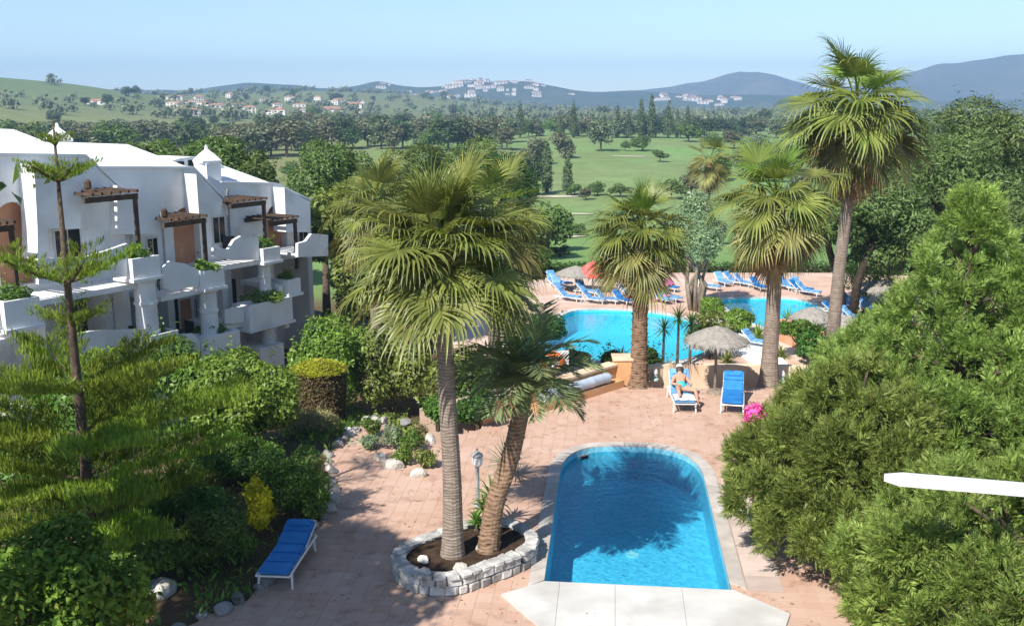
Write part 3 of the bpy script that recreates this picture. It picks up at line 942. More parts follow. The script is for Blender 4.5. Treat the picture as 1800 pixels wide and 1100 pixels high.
# white causeway between the pools
cw = [G2(*q, DZ) for q in [(1262, 545), (1292, 562), (1330, 590), (1385, 640), (1330, 648), (1290, 615), (1262, 594), (1235, 572)]]
MB().prism(cw, DZ - 0.003, DZ + 0.052).build('causeway', 'roof_white')['kind'] = 'structure'
sq = [G2(*q, DZ) for q in [(1262, 576), (1290, 577), (1300, 596), (1266, 596)]]
mp = MB().prism(sq, DZ + 0.052, DZ + 0.09).build('pool_mat', 'pale_blue_fabric')
tag(mp, 'faded blue square mat lying on the white paving between the two pools', 'mat')
# planter wall by the second pool
q0 = [G2(*q, DZ) for q in [(1350, 592), (1400, 588), (1455, 590), (1470, 600), (1455, 613), (1400, 612)]]
pw = thing('raised_planter', 'curved terracotta planter wall on the near edge of the right-hand pool', 'planter', (q0[0][0], q0[0][1], DZ))
MB().prism([(p[0] - q0[0][0], p[1] - q0[0][1]) for p in q0], 0.0, 0.8).build('planter_wall', 'terracotta_arch', pw)

# ================================================================== APARTMENT BUILDING
BA = R(58)
BU = np.array([math.cos(BA), math.sin(BA), 0]); BN = np.array([math.sin(BA), -math.cos(BA), 0])
BP = np.array([-13.41, 41.0, 0.0]); BZ = -3.5
bld = thing('apartment_building', 'white terraced apartment block with shaded balconies, timber pergolas and terracotta arches', 'building', (BP[0], BP[1], BZ))
def W(v, px, py):
    d = ray(px, py); P0 = BP + BN * v
    p = _C + d * (np.dot(P0 - _C, BN) / np.dot(d, BN))
    return float((p - BP) @ BU), float(p[2])
def BL(u, v, z):
    p = BU * u + BN * v
    return (float(p[0]), float(p[1]), float(z - BZ))
def uz(name, poly, v0, v1, mat, parent=None):
    m = MB().prism(poly, min(v0, v1), max(v0, v1))
    m.v = [BL(a, c, b) for a, b, c in m.v]
    m.f = [f[::-1] for f in m.f]
    return m.build(name, mat, parent or bld)
def ubox(name, u0, u1, v0, v1, z0, z1, mat, parent=None):
    return uz(name, [(u0, z0), (u1, z0), (u1, z1), (u0, z1)], v0, v1, mat, parent)

def block(v, top_px, uleft, arch, zf, back):
    top = [W(v, *q) for q in top_px]
    if uleft is not None: top[0] = (uleft, top[0][1])
    ul, ur = top[0][0], top[-1][0]
    (a0, b0), (a1, b1) = W(v, *arch[0]), W(v, *arch[1])        # left foot / top-right of the arch
    rad = (a1 - a0) / 2; cx = (a0 + a1) / 2; spring = b1 - rad
    notch = [(a0, zf)] + [(cx - rad * math.cos(math.pi * k / 12), spring + rad * math.sin(math.pi * k / 12)) for k in range(13)] + [(a1, zf)]
    # keep the notch short of the eaves
    uz('front_wall', [(ul, zf)] + notch + [(ur, zf)] + top[::-1], v - 0.4, v, 'white_wall')
    uz('lower_wall', [(ul, BZ), (ur, BZ), (ur, zf - .002), (ul, zf - .002)], v - 2.2, v - 1.8, 'white_wall')
    ubox('loggia_ceiling', ul, ur, v - 1.798, v, zf - .25, zf - .004, 'white_wall')
    for uu in (ul, (ul + ur) / 2 - .15, ur - .3): ubox('loggia_pier', uu, uu + .3, v - 1.798, v - .02, BZ, zf - .252, 'white_wall')
    uz('body', [(ul, zf + .01), (ur - .01, zf + .01)] + [(min(a, ur - .01), b - .015) for a, b in top[::-1]], back, v - 0.402, 'white_wall')
    ubox('lower_body', ul, ur - .01, back, v - 2.202, BZ + .01, zf + .008, 'white_wall')
    uz('arch_panel', [(a0 - .02, zf)] + [(cx - (rad + .02) * math.cos(math.pi * k / 12), spring + (rad + .02) * math.sin(math.pi * k / 12)) for k in range(13)] + [(a1 + .02, zf)], v - 0.39, v - 0.36, 'terracotta_arch')
    m_ = MB(); f_ = v - .3; b_ = back + .5
    q_ = [BL(top[0][0], f_, top[0][1] + .101), BL(top[1][0] - .1, f_, top[1][1] + .101), BL(top[1][0] - .6, f_ - 3.0, top[1][1] + .95), BL(top[0][0], f_ - 3.0, top[0][1] + .95), BL(top[1][0] - .6, b_, top[1][1] + .95), BL(top[0][0], b_, top[0][1] + .95), BL(top[1][0] - .1, b_, top[1][1] + .101), BL(top[0][0], b_, top[0][1] + .101)]
    m_.add(q_, [(0, 1, 2, 3), (3, 2, 4, 5), (1, 6, 4, 2), (0, 3, 5, 7), (5, 4, 6, 7), (0, 7, 6, 1)]); m_.build('pitched_roof', 'roof_white', bld)
    # roof covering, slightly proud
    rt = [(a + (0.06 if i == len(top) - 1 else 0), b) for i, (a, b) in enumerate(top)]
    uz('roof', [(a, b + 0.005) for a, b in rt] + [(a, b + 0.10) for a, b in rt[::-1]], back - .1, v + 0.06, 'roof_white')
    return top
t1 = block(0.6, [(-60, 268), (150, 276), (213, 334)], -11.0, [(0, 480), (54, 352)], 2.75, -9.0)
t2 = block(0.0, [(165, 297), (340, 297), (391, 350)], None, [(310, 480), (348, 362)], 1.95, -9.3)
t3 = block(-0.8, [(388, 323), (485, 325), (545, 354)], None, [(473, 470), (502, 358)], 1.9, -9.6)
# overhanging gable slabs above the doors
for v0, v1, q in [(0.6, 1.5, [(60, 288), (110, 304), (142, 324), (142, 402), (84, 402), (84, 480), (66, 480), (66, 402)]),
                  (0.0, 1.0, [(206, 326), (240, 338), (280, 368), (280, 412), (206, 412)]),
                  (0.0, 0.8, [(345, 306), (391, 350), (388, 380), (350, 380)]),
                  (-0.8, 0.0, [(500, 330), (545, 355), (545, 408), (503, 408)])]:
    uz('gable_slab', [W(v1, *p) for p in q], v0 + .002, v1, 'white_wall')
# doors
for v, (x0, y0), (x1, y1) in [(0.6, (92, 404), (140, 470)), (0.0, (256, 418), (276, 470)), (0.0, (371, 381), (394, 428)), (-0.8, (523, 406), (540, 445)), (-1.8, (296, 525), (312, 580)), (-1.8, (340, 525), (356, 585)), (-1.2, (118, 520), (150, 590)), (-2.6, (396, 490), (414, 535)), (-2.6, (440, 480), (456, 525))]:
    u0, z1 = W(v, x0, y0); u1, _ = W(v, x1, y0); _, z0 = W(v, x1, y1)
    if u1 - u0 < 0.35: u1 = u0 + 0.45
    dn = ubox('door', u0, u1, v + .002, v + 0.05, z0, z1, 'frame_white')
    m_ = (u0 + u1) / 2
    for a, b in ((u0 + .05, m_ - .025), (m_ + .025, u1 - .05)):
        if b - a < 0.06: continue
        ubox('pane', a, b, v + 0.051, v + 0.062, z0 + .08, z1 - .06, 'dark_glass', dn)
# blue-shaded rear panels of the recesses and terracotta lower openings
for v, q0, q1 in [(-1.8, (316, 528), (338, 578)), (-2.6, (480, 488), (500, 522))]:
    u0, z1 = W(v, *q0); u1, z0 = W(v, *q1)
    ubox('terracotta_panel', u0, u1, v + .002, v + 0.03, z0, z1, 'terracotta_arch')
# pergolas
for v, q0, q1, post in [(0.6, (146, 345), (241, 349), True), (0.0, (286, 388), (361, 392), True), (-0.8, (404, 356), (466, 360), True), (-0.8, (474, 388), (521, 391), True), (0.6, (-30, 400), (24, 402), True)]:
    vf = v + 1.6
    u0, z = W(vf, *q0); u1, zz = W(vf, *q1); z = (z + zz) / 2
    pg = ubox('pergola', u0, u1, vf - 0.07, vf + 0.07, z - 0.13, z + 0.06, 'dark_wood')
    ubox('beam', u0, u1, v + 0.02, v + 0.16, z - 0.05, z + 0.12, 'dark_wood', pg)
    n = max(4, int((u1 - u0) / 0.32))
    for k in range(n):
        u = u0 + (u1 - u0) * (k + 0.5) / n
        ubox('rafter', u - 0.04, u + 0.04, v + 0.02, vf + 0.3, z + 0.125, z + 0.23, 'dark_wood', pg)
    if post:
        zf = z - 2.25
        ubox('post', u1 - 0.16, u1 - 0.03, vf - 0.06, vf + 0.06, zf, z - 0.131, 'dark_wood', pg)

def balcony(v, vf, outline, zfloor, planter=None, colm=None, wall0=None):
    o = [W(vf, *q) for q in outline]
    u0 = min(a for a, b in o); u1 = max(a for a, b in o)
    if planter:
        pu1 = W(vf, *planter[1])[0]
    b_ = uz('balcony', o, vf - 0.16, vf, 'white_wall')
    ubox('slab', u0, pu1 if planter else u1, v + .003, vf - 0.161, zfloor - 0.2, zfloor, 'white_wall', b_)
    if planter:
        (a0, c1), (a1, c0) = W(vf, *planter[0]), W(vf, *planter[1])
        pl = ubox('planter_box', a0 + .003, a1, vf - 0.75, vf + 0.25, c0, c1 - 0.12, 'white_wall', b_)
        for s in ((a0 + .003, a1, vf + .13, vf + .25), (a0 + .003, a1, vf - .75, vf - .63), (a1 - .12, a1, vf - .629, vf + .129), (a0 + .003, a0 + .12, vf - .629, vf + .129)):
            ubox('rim', s[0], s[1], s[2], s[3], c1 - .119, c1, 'white_wall', b_)
        ubox('ledge', a0 - .06, a1 + .08, vf - .83, vf + .33, c0 - .12, c0 - .002, 'white_wall', b_)
        if colm:
            (k0, _), (k1, zb) = W(vf, *colm[0]), W(vf, *colm[1])
            cu = (k0 + k1) / 2; r = (colm[1][0] - colm[0][0]) * 41 / FPX / 2 * 1.0
            hgt = c0 - .122 - zb
            p = BL(cu, vf - .25, zb)
            MB().lathe([(r * 1.12, 0), (r * 1.12, .12), (r, .16), (r * .94, hgt * .5), (r * .96, hgt * .52), (r * 1.06, hgt * .53), (r * 1.06, hgt * .58), (r * .95, hgt * .6), (r * .92, hgt - .14), (r * 1.1, hgt - .1), (r * 1.1, hgt)], 20, p).build('column', 'white_wall', b_, smooth=False)
        return (a0 + a1) / 2, vf - .25, c1, (a1 - a0)
PLN_SPOTS = []
PLN_SPOTS.append(balcony(-0.8, 1.6, [(376, 436), (402, 438), (412, 422), (424, 415), (455, 418), (455, 457), (410, 458), (376, 450)], 2.35, ((455, 437), (486, 455)), ((461, 470), (484, 513))))
PLN_SPOTS.append(balcony(0.0, 2.3, [(287, 472), (300, 459), (325, 463), (350, 476), (350, 502), (300, 511), (287, 506)], 1.75, ((350, 476), (388, 500)), ((359, 510), (390, 590))))
PLN_SPOTS.append(balcony(0.6, 2.6, [(68, 455), (150, 452), (190, 440), (224, 428), (224, 486), (68, 500)], 2.5, ((224, 455), (275, 482)), ((247, 495), (282, 582))))
PLN_SPOTS.append(balcony(0.6, 2.7, [(128, 604), (142, 586), (160, 582), (256, 578), (256, 640), (128, 655)], -0.45, ((256, 590), (310, 640)), None))
PLN_SPOTS.append(balcony(0.0, 2.4, [(311, 606), (322, 588), (340, 586), (352, 600), (352, 640), (311, 640)], -0.75, ((352, 593), (416, 618)), None))
PLN_SPOTS.append(balcony(-0.8, 1.7, [(395, 545), (430, 538), (430, 566), (395, 570)], -0.15, ((430, 537), (508, 560)), ((466, 575), (491, 616))))
PLN_SPOTS.append(balcony(-0.8, 1.5, [(524, 428), (538, 424), (548, 411), (577, 413), (577, 450), (524, 452)], 2.3, None, None))
PLN_SPOTS.append(balcony(0.6, 2.8, [(-60, 545), (-2, 540), (-2, 575), (-60, 580)], 1.5, ((-2, 530), (66, 566)), None))
PLN_SPOTS.append(balcony(-0.8, 1.6, [(490, 505), (498, 500), (498, 520), (490, 522)], 1.1, ((498, 492), (522, 512)), ((500, 520), (514, 575))))
PLN_SPOTS = [p for p in PLN_SPOTS if p]
# foot blocks below the columns
for v, q0, q1 in [(1.7, (448, 612), (493, 668))]:
    u0, z1 = W(v, *q0); u1, _ = W(v, *q1)
    ubox('foot_block', u0, u1, v - 1.2, v + 0.3, BZ, z1, 'white_wall')
ubox('foot_block', -11, W(2.4, 416, 618)[0], 0.002, 1.9, BZ, -1.25, 'white_wall')
# stepped parapets, roof lantern and chimneys
def chimney(px, py, y, s, label=None):
    d = AT(px, py, y)
    l = (d[0] - BP[0], d[1] - BP[1], d[2] - BZ)
    m = MB().box((l[0], l[1], l[2] - s * .35), (s, s, s * 1.5), BA).build('chimney', 'white_wall', bld)
    mc = MB()
    mc.lathe([(s * .78, 0), (s * .8, s * .12), (s * .45, s * .45), (s * .12, s * .7), (s * .05, s * .95)], 4, (l[0], l[1], l[2] + s * .401))
    mc.build('chimney_cap', 'roof_white', m)
chimney(104, 262, 42.5, 0.8); chimney(365, 299, 44, 0.8); chimney(253, 285, 47.0, 0.35)
for q, v in [([(118, 272), (140, 270), (162, 292), (205, 322), (212, 345), (118, 345)], 0.2), ([(365, 308), (392, 322), (396, 350), (365, 350)], -0.5)]:
    uz('parapet', [W(v, *p) for p in q], v - 0.25, v - 0.02, 'white_wall')
# vaulted roof light
a = AT(305, 290, 46)
lm = MB(); 
prof = [(math.cos(math.pi * k / 10) * 2.0, math.sin(math.pi * k / 10) * 0.75) for k in range(11)]
m_ = MB().prism([(p[0], p[1]) for p in prof], -1.2, 1.2)
m_.v = [(float(BU[0] * p[0] + BN[0] * p[2] + a[0] - BP[0]), float(BU[1] * p[0] + BN[1] * p[2] + a[1] - BP[1]), p[1] + a[2] - BZ - .35) for p in m_.v]
rv = m_.build('roof_vault', 'roof_white', bld)
for k in range(5):
    u = -1.2 + 0.6 * k
    zz = 0.75 * math.sqrt(1 - (u / 2.0) ** 2)
    c = BU * u + BN * 1.19
    MB().box((float(c[0] + a[0] - BP[0]), float(c[1] + a[1] - BP[1]), a[2] - BZ - .35 + zz * .55), (0.36, 0.1, zz * .5), BA).build('vent_opening', 'dark_glass', rv)

for v, px, y0, y1 in [(1.02, 282, 372, 470), (0.62, 222, 335, 430), (-.78, 398, 330, 440)]:
    (u0, z1), (_, z0) = W(v, px, y0), W(v, px, y1)
    MB().tube([BL(u0, v + .05, z0), BL(u0, v + .05, z1)], .05, 7).build('drainpipe', 'grey_metal', bld)
for v, px, py in [(1.5, 148, 322), (1.0, 283, 372), (0.1, 396, 352)]:
    u0, z0 = W(v, px, py); c_ = BL(u0, v + .18, z0)
    MB().lathe([(.05, -.22), (.13, -.16), (.13, .06), (.05, .14)], 8, c_).build('wall_lantern', 'dark_wood', bld)
# balcony furniture
def bworld(u, v, z):
    p = BP + BU * u + BN * v
    return (float(p[0]), float(p[1]), float(z))
def table_at(u, v, z, label):
    t = thing('balcony_table', label, 'table', bworld(u, v, z), BA)
    MB().lathe([(0.40, 0.70), (0.43, 0.72), (0.43, 0.745), (0.40, 0.76)], 16).build('table_top', 'dark_plastic', t)
    MB().lathe([(0.25, 0), (0.22, 0.03), (0.05, 0.08), (0.05, 0.70)], 10).build('pedestal', 'dark_plastic', t)
def chair_at(u, v, z, rz, label):
    t = thing('balcony_chair', label, 'chair', bworld(u, v, z), rz)
    MB().box((0, 0, 0.42), (0.5, 0.5, 0.06)).build('seat', 'dark_plastic', t)
    MB().box((0, 0.24, 0.72), (0.5, 0.05, 0.54)).build('backrest', 'dark_plastic', t)
    for sx in (-1, 1):
        for sy in (-1, 1):
            MB().tube([(sx * .22, sy * .22, 0), (sx * .2, sy * .2, .39)], 0.022, 6).build('leg', 'dark_plastic', t)
u_ = W(0.8, 430, 430)[0]
table_at(u_ + .1, 0.5, 2.35, 'dark round table on the topmost balcony under the middle pergola')
chair_at(u_ - .55, 0.45, 2.35, R(20), 'dark chair on the topmost balcony beside the round table, by the white-framed door')
u_ = W(1.2, 305, 450)[0]
table_at(u_ + .2, 1.0, 1.75, 'dark round table on the balcony in front of the terracotta arch')
chair_at(u_ - .5, 0.8, 1.75, R(70), 'dark chair on the balcony left of the terracotta arch')
u_ = W(1.0, 290, 580)[0]
table_at(u_ + .4, 1.0, -0.75, 'dark round table on the lower balcony between the two white columns')
chair_at(u_ - .2, 0.7, -0.75, R(10), 'dark chair on the lower balcony, close to the left white column')
chair_at(u_ + 1.05, 0.9, -0.75, R(-30), 'dark chair on the lower balcony, beside the right white column')
u_ = W(1.0, 195, 570)[0]
table_at(u_, 1.2, -0.45, 'dark round table on the lower left balcony behind the tiered pine')
chair_at(u_ - .8, 1.1, -0.45, R(60), 'dark chair on the lower left balcony, nearest the pine trunk')
chair_at(u_ + .8, 1.0, -0.45, R(-20), 'dark chair on the lower left balcony, nearest the sunlit column')

# ================================================================== PALMS
_leafcache = {}
def fan_leaf(elev, mat, var=0):
    key = ('fan', elev, mat, var)
    if key in _leafcache: return _leafcache[key]
    r = np.random.default_rng(abs(hash((elev, var))) % 10007 if False else int(elev * 7 + 1000 + var * 131))
    e = R(elev); d = np.array([math.cos(e), 0, math.sin(e)])
    pts = [np.zeros(3)]; pl = (0.47 + 0.07 * var) if elev > -60 else 0.30
    grav = 0.08 if elev > 60 else 0.13
    for k in range(5):
        d = unit(d + np.array([0, 0, -grav * (0.5 + 0.25 * k)])); pts.append(pts[-1] + d * pl / 5)
    V = []; Fq = []; At = []
    def addv(p, a):
        V.append(p); At.append(a); return len(V) - 1
    S = np.array([0, 1.0, 0])
    # stalk as a flat three-sided strip
    for k in range(5):
        wd0, wd1 = 0.016 * (1.5 - k * .14), 0.016 * (1.5 - (k + 1) * .14)
        a, b = pts[k], pts[k + 1]
        q = [addv(a - S * wd0, 0), addv(a + S * wd0, 0), addv(b + S * wd1, 0), addv(b - S * wd1, 0)]; Fq.append(q)
        up = np.array([0, 0, 0.014])
        q = [addv(a - up, 0), addv(a + up, 0), addv(b + up, 0), addv(b - up, 0)]; Fq.append(q)
    h = pts[-1]
    D = unit(d + np.array([0, 0, -0.22])); N = np.cross(D, S)
    if N[2] < 0: N = -N
    ns = 42; span = R(145 if elev < 70 else 90); da = 2 * span / ns
    Rf = 0.59
    droop = 0.24 if elev > 50 else (0.36 if elev > -30 else 0.40)
    for i in range(ns):
        a = -span + da * (i + 0.5)
        dd = unit(math.cos(a) * D + math.sin(a) * S + N * (0.10 + 0.22 * abs(math.sin(a)) * (1 if elev > -40 else 0.2)))
        ss = -math.sin(a) * D + math.cos(a) * S
        ln = Rf * (0.80 + 0.20 * math.cos(a * 0.9)) * r.uniform(0.85, 1.12)
        tw = math.tan(da / 2) * 1.04
        p = h + dd * 0.02
        rows = []
        rs = [0.04, 0.30, 0.50, 0.68, 0.85, 1.0]
        gl = droop * r.uniform(0.35, 1.7)
        for j, rr in enumerate(rs):
            if j:
                bend = [0, 0.05, 0.14, 0.7, 1.5, 2.4][j] * gl
                dd = unit(dd + np.array([0, 0, -bend]))
                p = p + dd * ln * (rs[j] - rs[j - 1])
            hw = min(rr, 0.48) * ln * tw * [1, 1, 0.92, 0.55, 0.30, 0.03][j]
            nn = unit(np.cross(dd, ss)); nn = nn if nn @ N > 0 else -nn
            rows.append((addv(p - ss * hw, rr), addv(p - nn * hw * 0.45, rr), addv(p + ss * hw, rr)))
        for r0, r1 in zip(rows, rows[1:]):
            Fq.append([r0[0], r0[1], r1[1], r1[0]]); Fq.append([r0[1], r0[2], r1[2], r1[1]])
    me = np_mesh('fan_leaf', np.array(V), np.array(Fq), mat, attr=At)
    _leafcache[key] = me
    return me

def feather_leaf(elev, mat, var=0):
    key = ('feather', elev, mat, var)
    if key in _leafcache: return _leafcache[key]
    r = np.random.default_rng(int(elev * 5 + 777 + var))
    e = R(elev); d = np.array([math.cos(e), 0, math.sin(e)]); p = np.zeros(3); pts = [p]; ds = [d]
    n = 24
    for k in range(n):
        d = unit(d + np.array([0, 0, -0.012 - 0.075 * (k / n)])); p = p + d / n; pts.append(p); ds.append(d)
    P = []; A = []; Nn = []; L = []; Wd = []
    S = np.array([0, 1.0, 0])
    for k in range(3, n + 1):
        t = k / n
        ln = 0.36 * (math.sin(math.pi * min(1, 0.12 + 0.86 * t)) ** 0.6) + 0.05
        for sgn in (-1, 1):
            for q in range(2):
                nn = np.cross(ds[k], S)
                if nn[2] < 0: nn = -nn
                a = unit(S * sgn + ds[k] * (0.45 + 0.5 * t) + nn * 0.28 + r.normal(size=3) * 0.10 + np.array([0, 0, -0.28]))
                P.append(pts[k] - ds[k] * q * 0.5 / n); A.append(a); Nn.append(nn + r.normal(size=3) * .2); L.append(ln * r.uniform(.85, 1.1)); Wd.append(0.024)
    V, Fq = leaf_quads(np.array(P), np.array(A), np.array(Nn), np.array(L), np.array(Wd), 0.3)
    # midrib
    V2 = []; F2 = []
    for k in range(n):
        wd = 0.012 * (1.3 - k / n); o = len(V2)
        V2 += [pts[k] - S * wd, pts[k] + S * wd, pts[k + 1] + S * wd * .9, pts[k + 1] - S * wd * .9]; F2.append([o, o + 1, o + 2, o + 3])
    V = np.vstack([V, np.array(V2)]); Fq = np.vstack([Fq, np.array(F2) + len(Fq) * 4])
    me = np_mesh('feather_leaf', V, Fq, mat)
    _leafcache[key] = me
    return me

def palm_trunk(t, pts, r0, r1, mat, flare=1.5, scars=False, n=16):
    P = catmull(pts, 10, closed=False); m = len(P)
    Ltot = sum(np.linalg.norm(np.array(a) - np.array(b)) for a, b in zip(P, P[1:]))
    sub = []
    steps = max(20, int(Ltot / 0.055))
    for k in range(steps + 1):
        s = k / steps * (m - 1); i = min(int(s), m - 2); f = s - i
        sub.append(tuple(np.array(P[i]) * (1 - f) + np.array(P[i + 1]) * f))
    rad = []
    for k in range(len(sub)):
        f = k / (len(sub) - 1)
        rr = r0 + (r1 - r0) * f + r0 * (flare - 1) * math.exp(-f * 9)
        rad.append(rr * (1 + (0.012 if k % 2 else -0.006) * random.uniform(0, 1.6) + random.uniform(-.012, .012)))
    tr = MB().tube(sub, rad, n).build('trunk', mat, t, smooth=False)
    if scars:
        mb = MB(); k = 0; ga = 2.39996
        cnt = int(Ltot / 0.03)
        for k in range(cnt):
            f = (k + 0.5) / cnt; i = min(int(f * (len(sub) - 1)), len(sub) - 1)
            an = ga * k; c = np.array(sub[i]); rr = rad[i]
            o = np.array([math.cos(an), math.sin(an), 0]); sdv = np.array([-math.sin(an), math.cos(an), 0]); z = np.array([0, 0, 1.0])
            s = r0 * 0.30 * random.uniform(.8, 1.2)
            b = c + o * rr * 0.96
            mb.add([b - sdv * s, b - z * s * .7, b + sdv * s, b + z * s * .6, b + o * s * random.uniform(.5, .95) + z * s * .75], [(0, 1, 4), (1, 2, 4), (2, 3, 4), (3, 0, 4)])
        tag(mb.build('leaf_bases', mat, tr), kind='stuff')
    return tr

def palm(name, label, base, pts, r0, r1, CR, nleaf, mats, trunk='palm_trunk', seed=0, emax=86, emin=-58, skirt=0, kind='fan', flare=1.5, scars=False, group=None):
    rr = random.Random(seed)
    t = thing(name, label, 'palm tree', base, 0, group)
    palm_trunk(t, pts, r0, r1, trunk, flare, scars)
    top = np.array(pts[-1])
    for k in range(nleaf):
        f = (k + 0.5) / nleaf
        el = emax - (emax - emin) * f ** 0.85 + rr.uniform(-7, 7)
        el = min(86, max(-72, el))
        q = round(el / 12) * 12
        m = mats[0] if f < 0.14 else (mats[1] if f < 0.58 else mats[2])
        if rr.random() < 0.12: m = mats[1]
        me = fan_leaf(q, m, rr.randrange(3)) if kind == 'fan' else feather_leaf(q, m, rr.randrange(3))
        o = link('leaf', me, t, tuple(top + np.array([0, 0, (0.5 - f) * CR * 0.22])))
        o.rotation_euler = (rr.uniform(-.3, .3), R(q - el), 2.39996 * k + rr.uniform(-.4, .4))
        s = CR * rr.uniform(0.74, 1.14) * (0.8 if f < 0.08 else 1)
        o.scale = (s, s, s)
    for k in range(skirt):
        me = fan_leaf(-72, 'fan_dead', rr.randrange(3))
        o = link('dead_leaf', me, t, tuple(top + np.array([0, 0, -CR * rr.uniform(0.15, 0.50)])))
        o.rotation_euler = (rr.uniform(-.1, .1), R(rr.uniform(-6, 10)), 2.39996 * k)
        s = CR * rr.uniform(0.60, 0.95); o.scale = (s, s, s)
    # fibrous heart where the stalks leave the trunk
    MB().lathe([(r1 * .9, -CR * .22), (r1 * 1.25, -CR * .1), (r1 * 1.1, CR * .05), (r1 * .4, CR * .14)], 12, tuple(top), wob=lambda a, z: .08 * math.sin(5 * a + 9 * z)).build('heart', 'palm_trunk_brown', t)
    return t

GREEN = ('fan_lime', 'fan_green', 'fan_olive')
OLIVE = ('fan_green', 'fan_olive', 'fan_olive')
b = (-1.16, 18.15, 0.3)
palm('fan_palm', 'large fan palm in the stone ringed bed, smooth grey trunk, broad drooping crown', b, [(0, 0, -0.1), (0.0, 0, 1.6), (-0.08, 0.02, 3.4), (-0.14, 0.05, 5.72)], 0.185, 0.155, 1.92, 66, ('fan_green', 'fan_green', 'fan_green'), seed=3, skirt=0, flare=1.5, emin=0)
# shorter feather palm leaning right out of the same bed
tp = AT(928, 660, 19.0)
bb = (-0.48, 18.35, 0.3)
palm('feather_palm', 'short leaning feather palm with rough scaly trunk in the stone ringed bed', bb, [(0, 0, -0.1), (0.14, 0.15, 0.9), (0.48, 0.4, 1.9), (float(tp[0] - bb[0]), 0.65, float(tp[2] - bb[2]))], 0.20, 0.165, 1.62, 28, ('feather_green',) * 3, trunk='palm_trunk_brown', seed=9, kind='feather', emax=80, emin=-8, scars=True, flare=1.3)
# palms behind
c = AT(655, 372, 41.5)
palm('fan_palm', 'fan palm behind the left side of the large palm, trunk hidden by bushes', (float(c[0]), 41.5, -3.4), [(0, 0, 0), (0, 0, 4), (0, 0, float(c[2]) + 3.4)], 0.24, 0.2, 2.6, 40, ('fan_green', 'fan_green', 'fan_olive'), seed=21, skirt=0)
c = AT(868, 400, 35.5)
palm('fan_palm', 'olive fan palm behind the right side of the large palm, trunk hidden by shrubs', (float(c[0]), 35.5, -2.2), [(0, 0, -1), (0, 0, 3), (0, 0, float(c[2]) + 2.2)], 0.24, 0.2, 2.6, 40, GREEN, seed=22, skirt=6)
# back row
p3 = G(1122, 676)
palm('fan_palm', 'fan palm with thick rough brown trunk, left of the straw parasol on the terrace', (float(p3[0]), float(p3[1]) + .15, 0), [(0, 0, -0.15), (0.02, 0, 1.2), (0.0, 0, 3.2), (-0.05, 0, 4.75)], 0.27, 0.22, 2.0, 46, ('fan_lime', 'fan_green', 'fan_olive'), trunk='palm_trunk_brown', seed=33, skirt=4, scars=True, flare=1.7, emin=-44)
p4 = G(1352, 678)
palm('fan_palm', 'fan palm with pale grey trunk and brown skirt, right of the straw parasol', (float(p4[0]), float(p4[1]) + .1, 0), [(0, 0, -0.15), (0, 0, 1.5), (0.02, 0, 3.4), (0.0, 0, 5.75)], 0.26, 0.2, 2.15, 48, GREEN, seed=44, skirt=16, flare=1.6)
c5 = AT(1500, 205, 38.0)
palm('fan_palm', 'tallest fan palm with slender pale trunk and shaggy dead skirt against the sky', (12.55, 38.0, DZ), [(0, 0, -0.1), (0.1, 0, 4), (0.3, 0, 7.6), (float(c5[0]) - 12.55 + .1, 0, float(c5[2]) - DZ)], 0.24, 0.19, 2.95, 52, GREEN, seed=55, skirt=34, flare=1.4)
c6 = AT(1246, 288, 72.0)
palm('fan_palm', 'small distant fan palm with thin grey trunk by the golf lawn', (float(c6[0]), 72.0, H1(float(c6[0]), 72.0)), [(0, 0, -.2), (0, 0, 4), (0, 0, float(c6[2]) - H1(float(c6[0]), 72.0))], 0.2, 0.17, 2.0, 26, OLIVE, seed=66, skirt=12, flare=1.3)
